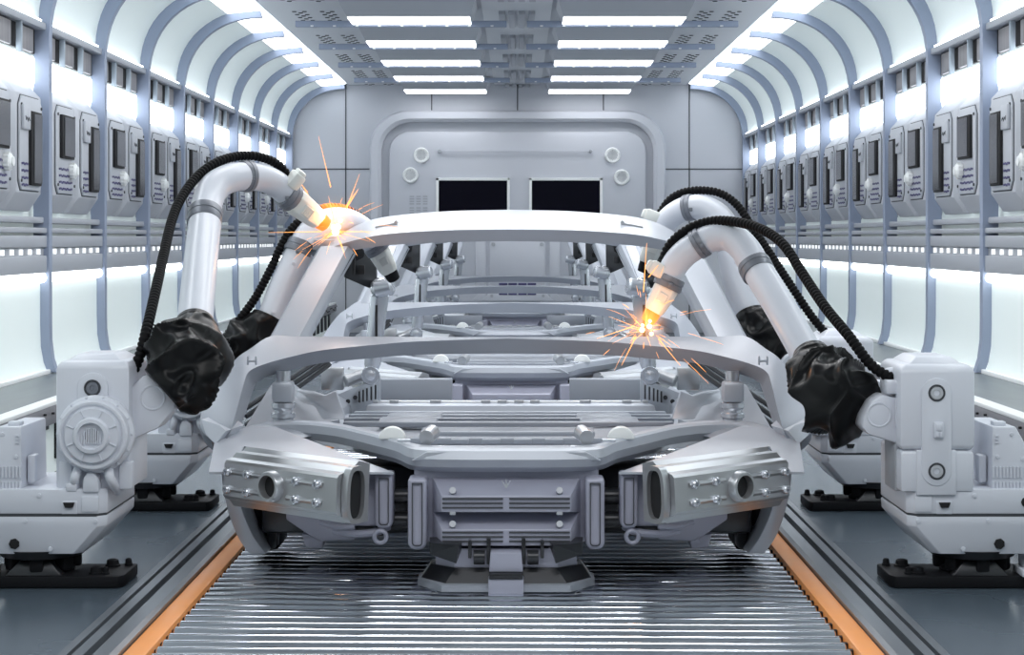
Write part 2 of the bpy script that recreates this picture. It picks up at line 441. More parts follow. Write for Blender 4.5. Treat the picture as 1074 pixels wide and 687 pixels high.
for sg in (-1, 1):
    X = lambda d: XR + sg * d
    proto = {}
    for i, y in enumerate(BAYS):
        last = nb - 1 - i
        at_ = (ORD[last] + ' bay from the rear wall, ' if last else 'bay touching the rear wall, ') + by(sg)
        L = BAY - .085; yc = y + .05 + L / 2
        if i == 0:
            m = MB(); m.prism([(X(a), y + .05, b) for a, b in ((2.262, 3.298), (2.62, 3.262), (2.62, 3.252), (2.262, 3.288))], (0, L, 0))
            o1 = tag(m.build('cove_lamp', LAMPC, origin=(X(2.43), yc, 3.23)), 'x', 'lamp', 'glowing cove lamps between the rib tips')
            m = MB(); m.box((X(3.085), yc, 2.315), (.04, L, .18), .01)
            o2 = tag(m.build('glow_lamp', LAMPC, origin=(X(3.10), yc, 2.24)), 'x', 'lamp', 'glow lamps above the cabinets')
            m = MB(); m.cyl((X(3.02), y + .05, 1.000), (X(3.02), y + .05 + L, 1.000), .034, seg=14, bev=.006)
            o3 = tag(m.build('tube_lamp', LAMPT, origin=(X(3.02), yc, .97)), 'x', 'lamp', 'tube lamps under the marker band')
            o5 = None
            t = thing('shutter_band', 'x', 'shutter', (X(3.09), yc, 2.42), 'shutter bands under the vaults')
            m = MB(); m.box((X(3.075), yc, 2.50), (.02, L, .155)); m.build('band_back', HOLE, t)
            for k in range(3):
                m = MB(); m.box((X(3.055), y + .05 + L * (.135 + .345 * k), 2.495), (.02, .31, .145), .003); m.build('shutter', LOUV, t)
            for k in range(2):
                m = MB(); m.box((X(3.030), y + .05 + L * (.325 + .345 * k), 2.485), (.036, .022, .19), .003); m.build('fin', FIN, t)
            m = MB(); m.box((X(3.015), yc, 2.629), (.03, L * .9, .012)); m.build('uplight_strip', LAMPC, t)
            o4 = t
            proto = dict(l1=o1, l2=o2, l3=o3, s=o4, a=make_cabinet(sg, 'short'), b=make_cabinet(sg, 'tall'))
            cur = proto
        else:
            dy = Vector((0, y - BAYS[0], 0))
            cur = {k: dup(v, v.location + dy) for k, v in proto.items()}
        cur['l1']['label'] = 'cove lamp under the ceiling edge, ' + at_
        cur['l2']['label'] = 'white glow lamp over the cabinets, ' + at_
        cur['l3']['label'] = 'thin tube lamp under marker dashes, ' + at_
        cur['s']['label'] = 'dark shutters with pale fins, ' + at_
        cur['a']['label'] = 'square-window dial cabinet, ' + at_
        cur['b']['label'] = 'tall-slot-window grey cabinet, ' + at_

# ceiling ------------------------------------------------------------------
m = MB(); m.box((XR, (YN + YR) / 2, 3.36), (4.60, YR - YN, .10)); ceil = struct(m.build('ceiling', CEILM))
m = MB()
for sg in (-1, 1): m.box((XR + sg * 1.86, (YN + YR) / 2, 3.30), (.76, YR - YN, .03), .004)
m.build('ceiling_side_panel', CEILW, ceil)
ROWS = [15.56 + 1.91 * i for i in range(-2, 5)]
m = MB()
for sg in (-1, 1):
    for y in ROWS:
        for u in (1.70, 1.95):
            for j in range(6):
                for k in range(3):
                    a_, b_ = XR + sg * (u - .045 + .045 * k), y + .68 + j * .22 + (.10 if k == 1 else 0)
                    m.cyl((a_, b_, 3.286), (a_, b_, 3.279), .021, seg=8)
m.build('perforation', SEAM, ceil)
m = MB()
for y in ROWS:
    for k in range(4): m.box((XR - .135 + .09 * k, y + 1.22, 3.285), (.06, 1.05, .06), .012)
duct = m.build('ceiling_duct', TRIMG, ceil)
m = MB(); m.box((XR, (YN + YR) / 2, 3.302), (.62, YR - YN, .022), .004)
m.build('duct_edge', CEILW, ceil)
for y in ROWS[:-1]:
    for sg in (-1, 1):
        m = MB(); m.box((XR + sg * 1.03, y + .57, 3.157), (1.88, .07, .055), .006); m.box((XR + sg * .93, y + .57, 3.24), (.5, .04, .13))
        bm_ = struct(m.build('trim_%d' % n, RIBM)); n += 1
        m = MB()
        for k in range(9): m.box((XR + sg * (.22 + .2 * k), y + .533, 3.137), (.026, .008, .012))
        m.build('beam_studs', WHITEP, bm_)
proto = None
for i, y in enumerate(ROWS):
    for sg in (-1, 1):
        if proto is None or sg not in proto:
            proto = proto or {}
            t = thing('ceiling_lamp', 'x', 'lamp', (XR + sg * .92, y, 3.15), 'trough lamps across the ceiling')
            a, b = XR + sg * .40, XR + sg * 1.46
            m = MB()
            lo = [(a, y, 3.155), (b, y, 3.155), (b, y + .5, 3.155), (a, y + .5, 3.155)]
            hi = [(a - sg * .05, y - .16, 3.30), (b + sg * .07, y - .16, 3.30), (b + sg * .07, y + .62, 3.30), (a - sg * .05, y + .62, 3.30)]
            m.loft([lo, hi]); hs = m.build('housing', CEILM, t)
            m = MB(); m.box(((a + b) / 2, y + .25, 3.150), (1.05, .49, .012)); m.build('diffuser', LAMPW, t)
            proto[sg] = t
        else: t = dup(proto[sg], proto[sg].location + Vector((0, y - ROWS[0], 0)))
        k = len(ROWS) - 1 - i
        t['label'] = 'white ceiling trough lamp, ' + ('row at the rear wall, ' if k == 0 else ORD[k] + ' row from the rear wall, ') + 'over the ' + NAMES[sg] + ' robots\' half'

# rear wall ------------------------------------------------------------------
def rrect(hw, z0, z1, r, y, seg=8, x=XR, bottom=False):
    pts = [(x - hw, y, z0), (x - hw, y, z1 - r)]
    for k in range(1, seg + 1):
        t = PI / 2 * k / seg; pts.append((x - hw + r - r * math.cos(t), y, z1 - r + r * math.sin(t)))
    for k in range(0, seg + 1):
        t = PI / 2 * k / seg; pts.append((x + hw - r + r * math.sin(t), y, z1 - r + r * math.cos(t)))
    pts.append((x + hw, y, z0))
    return pts
m = MB(); m.box((XR, YR + .1, 1.6), (7.0, .2, 4.0)); rear = struct(m.build('wall_rear', WALLG))
m = MB()
for x in (-2.28, 2.28): m.box((XR + x, YR - .002, 1.6), (.014, .012, 3.6))
for x in (-1.14, 0, 1.14): m.box((XR + x, YR - .002, 3.15), (.014, .012, .46))
for sg in (-1, 1): m.box((XR + sg * 2.55, YR - .002, 2.17), (1.25, .012, .014))
m.build('panel_seam', SEAM, rear)
# portal frame: swept ring
def portal_ring(secs):
    m = MB(); loops = []
    for hw, zt, r, y in secs: loops.append(rrect(hw, 0, zt, r, y, 10))
    n_ = len(loops[0])
    m.loft([[lp[i] for lp in loops] for i in range(n_)], cap=False, closed=False)
    return m
pr = portal_ring([(1.96, 2.945, .52, YR), (1.955, 2.94, .51, YR - .13), (1.93, 2.915, .49, YR - .17), (1.84, 2.83, .42, YR - .17), (1.80, 2.79, .40, YR - .13), (1.80, 2.79, .40, YR)])
struct(pr.build('trim_%d' % n, DOORM)); n += 1
pr = MB(); pr.prism(rrect(1.70, .02, 2.66, .27, YR - .06, 10), (0, .08, 0), .012)
door = struct(pr.build('door_1', DOORM))
m = MB()
for hw, xo in ((.37, 0), (.26, -1.02), (.26, 1.02)):
    zc, zt = .70, 1.235; q = .11
    o_ = [(-hw, .62), (-hw + .03, .58), (hw - .03, .58), (hw, .62), (hw, zt - .06), (hw - .05, zt), (-hw + .05, zt), (-hw, zt - .06)]
    m.prism([(XR + xo + a, YR - .075, b) for a, b in o_], (0, .03, 0), .012)
m.build('hatch_plate', DOORM, door)
m = MB()
for sx in (-1, 1):
    m.prism([(XR + sx * .42, YR - .09, 1.27), (XR + sx * .56, YR - .09, 1.27), (XR + sx * .56, YR - .09, .62), (XR + sx * .50, YR - .09, .55), (XR + sx * .42, YR - .09, .62)], (0, .05, 0), .01)
    m.prism([(XR + sx * .42, YR - .09, .60), (XR + sx * .62, YR - .09, .42), (XR + sx * .42, YR - .09, .42)], (0, .05, 0), .008)
m.build('hatch_rib', DOORM, door)
m = MB(); m.prism([(XR - .48, YR - .10, .42), (XR + .48, YR - .10, .42), (XR + .36, YR - .10, .54), (XR + .30, YR - .10, .56), (XR - .30, YR - .10, .56), (XR - .36, YR - .10, .54)], (0, .05, 0), .01)
m.build('sill_plate', DOORM, door)
m = MB()
for z in (.645, .515):
    for x in (-.19, -.065, .065, .19): m.box((XR + x, YR - .105 if z < .6 else YR - .082, z), (.112, .012, .028), .003)
for x in (-1.02, 1.02): m.box((XR + x, YR - .08, .645), (.112, .012, .028), .003)
m.build('indicator_slot', SLOTP, door)
m = MB()
for sx in (-1, 1):
    m.cyl((XR + sx * .32, YR - .08, 1.17), (XR + sx * .32, YR - .09, 1.17), .025, seg=12); m.cyl((XR + sx * .34, YR - .105, .49), (XR + sx * .34, YR - .115, .49), .02, seg=12)
m.build('hatch_bolt', TRIMG, door)
m = MB()
for r in range(2):
    for k in range(3):
        for j in range(4): m.box((P(432 + 7 * k, 0, 24.0).x, YR - .062, H - (206 + 12 * r + 2.6 * j - 250) * .0126), (.06, .008, .016))
m.build('vent_slot', TRIMG, door)
# two screens, bar, four round speakers
for sx, lab in ((-1, 'black wall screen in white frame beside the small door vents'), (1, 'black wall screen in white frame, on the ventless half of door')):
    x0, x1 = (457.3, 534.7) if sx < 0 else (555, 632)
    a, b = P(x0, 0, 23.97).x, P(x1, 0, 23.97).x; zt, zb = H + .80, H + .12
    t = thing('wall_screen', lab, 'screen', ((a + b) / 2, YR - .06, zb), 'wall screens')
    m = MB()
    for u, v, w_, h_ in ((a + .018, 0, .036, zt - zb), (b - .018, 0, .036, zt - zb)): m.box((u, YR - .08, (zt + zb) / 2), (w_, .04, h_), .004)
    for z in (zt - .018, zb + .018): m.box(((a + b) / 2, YR - .08, z), (b - a, .04, .036), .004)
    m.build('frame', WHITEP, t)
    m = MB(); m.box(((a + b) / 2, YR - .075, (zt + zb) / 2), (b - a - .05, .03, zt - zb - .05)); m.build('display', SCREEN, t)
t = thing('grab_bar', 'slim grey bar with end knobs above the two screens', 'bar', P(540, 159, YR - .06))
m = MB(); a, b = P(461, 158.5, YR - .10), P(619.5, 158.5, YR - .10); m.box((a + b) / 2, ((b - a).x, .02, .016), .004); m.build('bar', DOORM, t)
for q in (a, b):
    m = MB(); m.lathe(q + Vector((0, .05, 0)), (0, -1, 0), [(0, .026), (.05, .026), (.062, .02), (.066, 0)], 16); m.build('end_knob', TRIMG, t)
for (px, py, lab) in ((442, 163, 'upper round white speaker on the vented door half'), (430.5, 184, 'lower round white speaker on the vented door half'),
                      (642.4, 163, 'upper round white speaker on the ventless door half'), (652, 186, 'lower round white speaker on the ventless door half')):
    c = P(px, py, YR - .06)
    t = thing('round_speaker', lab, 'speaker', c, 'round door speakers')
    m = MB(); m.lathe(c, (0, -1, 0), [(0, .105), (.03, .105), (.045, .095), (.045, .078), (.03, .074), (.03, 0)], 28); m.build('bezel', WHITEP, t)
    m = MB()
    for i in range(-4, 5):
        for j in range(-4, 5):
            if i * i + j * j < 17: m.box(c + Vector((i * .016, -.034, j * .016)), (.0085, .006, .0085))
    m.build('grille', TRIMG, t)
# ================================================================== car body frames
CO = Vector((XC, 8.3, 0))
S = 4.18
def mir(v, sg):                             # sideways distances are authored on the left half
    v = Vector(v); return Vector((XC + (v.x if sg < 0 else -v.x), v.y, v.z))
def half(px, py, D):                        # left-half photo point -> offset from the axis
    v = P(px, py, D); v.x -= XC; return v
car = thing('car_body_frame', 'x', 'car body', CO, 'car body frames queued on the conveyor')
def both(stations):
    """stations from the centre outwards on the left -> full list left to right"""
    L = [[mir(p, -1) for p in s] for s in stations[::-1]]
    R = [[mir(p, 1) for p in s] for s in stations[1:]]
    return L + R
def smooth_st(st, n=4):
    rows = list(zip(*st)); rows = [spline(r, n) for r in rows]
    return [list(s) for s in zip(*rows)]
# roof header
rs = [((0, 220, 8.75), (0, 240.7, 8.25), (0, 253, 8.29)), ((470, 221.5, 8.74), (470, 241.5, 8.26), (470, 254, 8.30)), ((411, 226.5, 8.72), (411, 245, 8.29), (412, 256.8, 8.33)),
      ((380, 233.5, 8.70), (380, 250, 8.33), (382, 260.5, 8.37)), ((357, 246, 8.62), (352, 258, 8.37), (358, 265, 8.41)), ((346, 257, 8.5), (342, 266, 8.36), (348, 270, 8.40))]
st = []
for i, (a, b, c) in enumerate(rs):
    f = lambda t: half(*t) if t[0] else Vector((0, t[2], H - (t[1] - VY) * t[2] / F))
    A, B, C_ = f(a), f(b), f(c)
    m1 = A.lerp(B, .55) + Vector((0, -.0, .018))
    st.append([A, m1, B, C_, C_ + Vector((0, .20, .02)), A + Vector((0, .05, -.05))])
m = MB(); m.loft(both(smooth_st(st))); header = m.build('roof_header', BODYL, car, angle=28)
m = MB()
for sg in (-1, 1):
    a, b = half(394, 239, 8.455), half(417, 234.6, 8.45)
    a.y -= .02; b.y -= .02
    m.cyl(mir(a, sg), mir(b, sg), .008, seg=8, bev=.003); m.cyl(mir(b, sg), mir(b + Vector((-.01, 0, .012)), sg), .008, seg=8)
    m.build('roof_clip', CAST, header); m = MB()
# roof side rails running back from the header, and the rear header
for sg in (-1, 1):
    path = spline([mir((-.86, 8.45, 1.225), sg), mir((-.87, 9.0, 1.25), sg), mir((-.86, 9.6, 1.235), sg), mir((-.84, 10.0, 1.18), sg)], 5)
    m = MB(); m.loft([[p + Vector((dx, 0, dz)) for dx, dz in ((-.06, -.03), (-.05, .018), (.05, .018), (.06, -.03))] for p in path], bev=.006)
    m.build('roof_side_rail', BODY, car)
# A pillars
for sg in (-1, 1):
    tl, tr_, br, bl = half(333, 262, 8.45), half(369, 262, 8.38), half(316.5, 361, 7.84), half(279, 361, 7.80)
    A = []
    for (l, r) in ((tl, tr_), (bl, br)):
        w_ = (r - l); n_ = Vector((0, -.035, .02))
        A.append([l, l + w_ * .12 + n_ * .8, l + w_ * .5 + n_, l + w_ * .9 + n_ * .9, r, r + Vector((.008, .09, -.02)), l + Vector((-.0, .10, 0))])
    m = MB(); m.loft([[mir(p, sg) for p in q] for q in A]); m.build('windscreen_pillar', BODYL, car, angle=30)
    m = MB(); m.prism([mir(half(371, 266, 8.42), sg), mir(half(317, 361, 7.88), sg), mir(half(319, 361, 8.0), sg), mir(half(374, 266, 8.6), sg)], mir((0.0, 0, 0), sg) - mir((.014, 0, 0), sg))  # darker strip along the inner side of the pillar
    m.build('pillar_inner_face', DARKM, car)
# cowl bar with its down-swept ends
cs = [((0, 353.5, 7.78), (0, 355, 7.60), (0, 370.8, 7.62)), ((440, 353.3, 7.77), (440, 358, 7.58), (440, 372, 7.61)), ((390, 353, 7.76), (390, 362, 7.56), (390, 375.8, 7.59)),
      ((340, 353, 7.74), (340, 367, 7.52), (340, 380.5, 7.56)), ((310, 353, 7.70), (310, 373, 7.47), (311, 386.5, 7.52)), ((284, 352.5, 7.62), (280, 381, 7.40), (284, 394, 7.46)),
      ((262, 366, 7.5), (262, 389, 7.32), (268, 402, 7.40)), ((246, 378, 7.4), (256, 401, 7.24), (263, 411, 7.34)), ((219, 413, 7.2), (250, 424, 7.10), (256, 431, 7.22)),
      ((210, 438, 7.08), (244, 445, 7.0), (249, 450, 7.12)), ((212, 452, 7.02), (238, 460, 6.96), (242, 463, 7.06)), ((222, 462, 7.0), (229, 466, 6.95), (232, 467, 7.02))]
st = []
for a, b, c in cs:
    f = lambda t: half(*t) if t[0] else Vector((0, t[2], H - (t[1] - VY) * t[2] / F))
    A, B, C_ = f(a), f(b), f(c)
    st.append([A, A.lerp(B, .6) + Vector((0, 0, .004)), B, C_, C_ + Vector((.0, .10, .01)), A + Vector((0, .06, -.05))])
m = MB(); m.loft(both(smooth_st(st, 4))); cowl = m.build('cowl_bar', BODY, car, angle=24)
m = MB()
for sg in (-1, 1):                               # small H-shaped clips on the cowl shoulders
    for px in (260, 268.5): m.box(mir(half(px, 378, 7.25), sg), (.008, .012, .036), .003)
    m.box(mir(half(264.5, 378.5, 7.25), sg), (.03, .014, .010), .003)
    m.build('shoulder_clip', BODYL, cowl); m = MB()
m = MB()
for sg in (-1, 1):                               # folded metal scoop at the foot of each shoulder
    q = [half(211, 440, 7.02), half(216, 456, 6.98), half(226, 466, 6.92), half(237, 452, 6.95), half(230, 446, 7.0)]
    m.loft([[mir(p, sg) for p in q], [mir(p + Vector((.05, .12, .01)), sg) for p in q]])
build_each(m, 'shoulder_foot', BODYL, cowl)
# shock struts below the cowl
for sg in (-1, 1):
    c = half(297, 440, 7.45); top = half(295, 388, 7.5)
    m = MB(); m.lathe(mir(c + Vector((0, 0, -.06)), sg), (0, 0, 1), [(0, .05), (.04, .05), (.05, .042), (.065, .042), (.07, .05), (.085, .05), (.09, .04), (.10, .04), (.11, .048), (.13, .048)], 24)
    sp = m.build('shock_strut', STEEL, car)
    m = MB(); m.box(mir(c + Vector((0, 0, .115)), sg), (.085, .085, .085), .012); m.build('strut_block', BODYL, sp)
    m = MB(); m.cyl(mir(c + Vector((0, 0, .15)), sg), mir(Vector((c.x, c.y, top.z)), sg), .030, seg=20); m.build('strut_rod', STEEL, sp)
# wheel-house sheets between cowl and deck
for sg in (-1, 1):
    q = [half(255, 452, 7.5), half(284, 404, 8.0), half(300, 396, 8.4), half(356, 440, 8.2), half(330, 447, 7.7)]
    m = MB(); m.prism([mir(p, sg) for p in q], (0, .03, -.02)); m.build('wheel_house', BODY, car)
    # curled white flange
    q = [half(309, 416, 7.9), half(311, 409, 7.95), half(328, 411, 7.9), half(340, 415, 7.85), half(352, 410, 7.85), half(362, 440, 7.8), half(338, 440, 7.8), half(330, 426, 7.85), half(318, 423, 7.85)]
    m = MB(); m.prism([mir(p, sg) for p in q], (0, .05, 0), .006); m.build('flange', BODYL, car)
    # slanted rack bars behind (folded ribs)
    m = MB()
    for k in range(3): m.tube([mir(half(258, 446 - 9 * k, 8.6), sg), mir(half(346, 382 - 6 * k, 9.0), sg)], .012, 6)
    m.build('sill_line', SEAM, car)
# front beam: straight across the nose, arms sweep back and outwards
bm_path = [((0, 473, 6.50)), ((490, 473, 6.50)), ((436, 471.5, 6.53)), ((415, 464, 6.66)), ((385, 456.5, 6.86)), ((352, 449, 7.08)), ((315, 445.5, 7.25)), ((278, 446.5, 7.28)), ((258, 451, 7.2))]
st = []
for px, py, D in bm_path:
    p = half(px, py, D) if px else Vector((0, D, H - (py - VY) * D / F))
    st.append([p + Vector((0, .12, .006)), p + Vector((0, .02, .008)), p, p + Vector((0, -.012, -.030)), p + Vector((0, .006, -.060)), p + Vector((0, .05, -.082)), p + Vector((0, .16, -.07))])
m = MB(); m.loft(both(smooth_st(st, 4))); fb = m.build('front_beam', BODYL, car, angle=22)
# rounded ends where the beam drops behind the corner sheets
for sg in (-1, 1):
    q = [half(262, 447, 7.3), half(318, 444, 7.3), half(326, 447, 7.25), half(328, 458, 7.2), half(300, 462, 7.15), half(262, 460, 7.2)]
    m = MB(); m.prism([mir(p, sg) for p in q], (0, .08, 0), .008); m.build('beam_end', BODY, car)
# nose deck with its bars
m = MB(); z = .470
m.prism([mir((-.62, 7.05, z - .01), 1), mir((-.34, 6.62, z - .015), 1), mir((-.34, 6.62, z - .015), -1), mir((-.62, 7.05, z - .01), -1), mir((-.86, 7.6, z - .02), -1), mir((-.86, 9.4, .34), -1), mir((-.86, 9.4, .34), 1), mir((-.86, 7.6, z - .02), 1)], (0, 0, -.03))
deck = m.build('nose_deck', BODYL, car)
m = MB()
m.box((XC, 7.0, .468), (.92, .05, .03), .008); m.box((XC, 7.3, .468), (.70, .16, .028), .010); m.box((XC, 6.72, .462), (.66, .05, .012), .004)
for x in (-.18, -.06, .06, .18): m.box((XC + x, 6.92, .475), (.07, .02, .018), .004)
m.build('deck_bar', BODY, deck)
m = MB()
for y_, w_ in ((7.9, .72), (8.35, .76), (8.8, .78), (9.2, .79)): m.box((XC, y_, .455 - (y_ - 7.6) * .0615 + .004), (w_ * 2, .05, .022), .006)
for sx in (-1, 1):
    for y_ in (8.1, 8.6): m.box((XC + sx * .45, y_, .455 - (y_ - 7.6) * .0615 + .004), (.26, .22, .03), .01)
m.build('deck_rib', BODY, deck)
for sg in (-1, 1):
    a, b = half(447, 459, 6.66), half(456, 451, 6.8)
    m = MB(); m.lathe(mir(a, sg), mir(b, sg) - mir(a, sg), [(0, .020), (0, .027), (.02, .029), (.10, .029), (.11, .02)], 22); m.build('tow_cylinder', CAST, car)
    c = half(411, 461, 6.72)
    m = MB(); pts = [c + Vector((.050 * math.cos(t), 0, .046 * math.sin(t))) for t in [PI * k / 14 for k in range(15)]]
    m.prism([mir(p, sg) for p in pts], (0, .05, 0), .006); m.build('half_disc', WHITEP, car)
    m = MB()
    for px, py in ((424, 462), (458, 469)): m.cyl(mir(half(px - 7, py, 6.62), sg), mir(half(px + 7, py, 6.60), sg), .006, seg=8, bev=.002)
    build_each(m, 'deck_pin', STEEL, car)
# long cross member with clips (far end of the body)
m = MB(); a = half(368, 421, 9.7); wx = -a.x
m.prism([(XC - wx, 9.66, .372), (XC - wx, 9.62, .362), (XC - wx, 9.61, .325), (XC - wx, 9.60, .30), (XC - wx, 9.59, .262), (XC - wx, 9.80, .25), (XC - wx, 9.84, .372)], (2 * wx, 0, 0), .004)
xm = m.build('rear_cross_member', BODYL, car, angle=20)
m = MB()
m.box((XC, 9.60, .318), (2 * wx * .98, .02, .008)); m.build('member_groove', TRIMG, xm)
m = MB()
for x, w_ in ((-.74, .07), (-.62, .05), (-.40, .06), (-.13, .05), (-.045, .05), (.13, .05), (.045, .05), (.40, .06), (.62, .05), (.74, .07)): m.box((XC + x, 9.67, .378), (w_, .03, .018), .004)
m.cyl((XC - wx * .95, 9.68, .374), (XC + wx * .95, 9.68, .374), .006, seg=8)
m.build('member_clip', CAST, xm)
for sg in (-1, 1):
    q0, q1 = half(398, 397, 10.15), half(474, 397, 10.15)
    m = MB(); m.box(mir(((q0.x + q1.x) / 2, 10.20, .372), sg), (q1.x - q0.x, .10, .178), .006)
    m.build('rear_floor_box', BODY, car)
    # corner plate with slots
    q = [half(353, 414, 9.5), half(399, 396, 9.7), half(399, 423, 9.7), half(371, 443, 9.55), half(364, 442, 9.5)]
    m = MB(); m.prism([mir(p, sg) for p in q], (0, .03, 0), .004); cp = m.build('slotted_corner_plate', BODY, car)
    m = MB()
    for k, px in enumerate((394, 389.5, 385, 381, 377)):
        m.box(mir(half(px, 411 + (394 - px) * .30, 9.56), sg), (.008, .03, .075 - .004 * k))
    for px, py in ((372.5, 417), (365, 421)): m.cyl(mir(half(px, py, 9.50), sg), mir(half(px, py, 9.46), sg), .012, seg=10)
    m.prism([mir(half(353, 418, 9.47), sg), mir(half(356, 417, 9.47), sg), mir(half(369, 442, 9.5), sg), mir(half(364, 442, 9.5), sg)], (0, .02, 0))
    m.build('plate_slot', DARKM, cp)
    # chrome post with ball joints
    pb, pt = half(389.5, 393, 9.5), half(399, 302, 9.5)
    ax = (pt - pb)
    m = MB(); u = Vector((1, 0, 0))
    def sect(p, w_, d_): return [mir(p + Vector((w_ * math.cos(t), d_ * math.sin(t), 0)), sg) for t in [2 * PI * k / 16 for k in range(16)]]
    m.loft([sect(pb + ax * .06, .035, .03), sect(pb + ax * .12, .043, .035), sect(pb + ax * .80, .048, .04), sect(pb + ax * .90, .050, .045), sect(pb + ax * .93, .04, .035)])
    po = m.build('gas_post', STEEL, car)
    m = MB(); m.lathe(mir(pb + Vector((0, -.05, 0)), sg), (0, -1, 0), [(-.06, .02), (-.05, .044), (0, .050), (.010, .046), (.010, .030), (.022, .026), (.028, .0)], 24); m.build('lower_joint', STEEL, po)
    m = MB(); m.ball(mir(pt, sg), .055, 18, 12); m.cyl(mir(pt + Vector((-.03, -.03, -.01)), sg), mir(pt + Vector((.07, -.05, .012)), sg), .046, seg=18, bev=.01); m.build('upper_joint', STEEL, po)
    m = MB(); m.box(mir(pb + ax * .62 + Vector((.0, -.042, 0)), sg), (.012, .012, .17), .003); m.build('post_slot', HOLE, po)
    # chrome crossbar beside the lower joint
    m = MB(); m.cyl(mir(half(362, 400, 9.6), sg), mir(half(386, 391, 9.65), sg),   .034, seg=20, bev=.006); m.box(mir(half(349, 397, 9.7), sg), (.12, .06, .12), .006)
    m.build('hinge_barrel', CAST, car)
    # dark hanging bracket under the roof
    q = [half(361, 262, 9.45), half(395, 256, 9.55), half(394.5, 305, 9.55), half(384, 301, 9.5), half(361, 291, 9.4)]
    m = MB(); m.prism([mir(p, sg) for p in q], (0, .06, 0), .004); br_ = m.build('hanging_bracket', DARKM, car)
    m = MB(); m.box(mir(half(371, 278, 9.38), sg), (.012, .03, .10)); m.box(mir(half(379, 283, 9.44), sg), (.035, .02, .05), .004); m.build('bracket_slot', HOLE, br_)
    m = MB(); m.prism([mir(half(371, 262, 9.40), sg), mir(half(384, 260, 9.44), sg), mir(half(382, 270, 9.44), sg), mir(half(374, 274, 9.40), sg)], (0, -.02, 0), .004); m.build('bracket_tab', BLACK, br_)
    # white slanted rear stay
    q = [half(405, 258, 10.4), half(416, 258, 10.4), half(392, 318, 9.9), half(378, 318, 9.9)]
    m = MB(); m.prism([mir(p, sg) for p in q], (0, .05, .0), .006); m.build('rear_stay', BODYL, car)
    # side sill of the frame
    m = MB(); m.prism([mir(v, sg) for v in ((-.98, 7.6, .30), (-.98, 7.6, .42), (-.90, 7.6, .44), (-.84, 7.6, .40), (-.84, 7.6, .30))], (0, 2.6, -.02), .01); m.build('side_sill', BODY, car)
# rear shoulder arch ("dash" seen behind each post)
st = []
for px, py, D in ((356, 345, 10.05), (372, 331, 10.1), (388, 327, 10.2), (402, 330, 10.25)):
    pass
# corner sheets over the engine bays
for sg in (-1, 1):
    q = [half(219, 495, 6.62), half(241, 495, 6.64), half(256, 468, 6.84), half(366, 488, 6.50), half(372, 495, 6.50), half(413, 495.3, 6.55), half(380, 483, 6.72), half(340, 467.5, 6.95), half(300, 452, 7.10), half(289, 447.5, 7.15), half(262, 447, 7.13), half(226, 458, 6.98)]
    m = MB(); m.prism([mir(p, sg) for p in q], (0, 0, -.008)); m.build('corner_sheet', BODYL, car)
    # curved side blade down to the rollers
    prof = [(232, 495), (234, 515), (240, 540), (249, 563), (261, 581)]
    st = []
    for px, py in prof:
        k = (py - 495) / 86
        w_ = 13 + 5 * k
        D = 6.70 + .1 * k
        a, b = half(px, py, D), half(px + w_, py, D)
        st.append([a, b, b + Vector((.01, .22, 0)), a + Vector((.03, .34, 0))])
    m = MB(); m.loft([[mir(p, sg) for p in s] for s in smooth_st(st, 3)], bev=.005); m.build('side_blade', BODYL, car)
    m = MB(); q = [half(246, 505, 6.9), half(300, 512, 7.0), half(292, 576, 7.0), half(268, 580, 6.95), half(256, 560, 6.9)]
    m.prism([mir(p, sg) for p in q], (0, .25, 0), .006); bl = m.build('blade_liner', BLACK, car)
    m = MB(); q = [half(281, 548, 6.92), half(291, 556, 6.9), half(290, 574, 6.9), half(279, 579, 6.92)]
    m.prism([mir(p, sg) for p in q], (0, .08, 0), .004); m.build('liner_wedge', DARKM, bl)
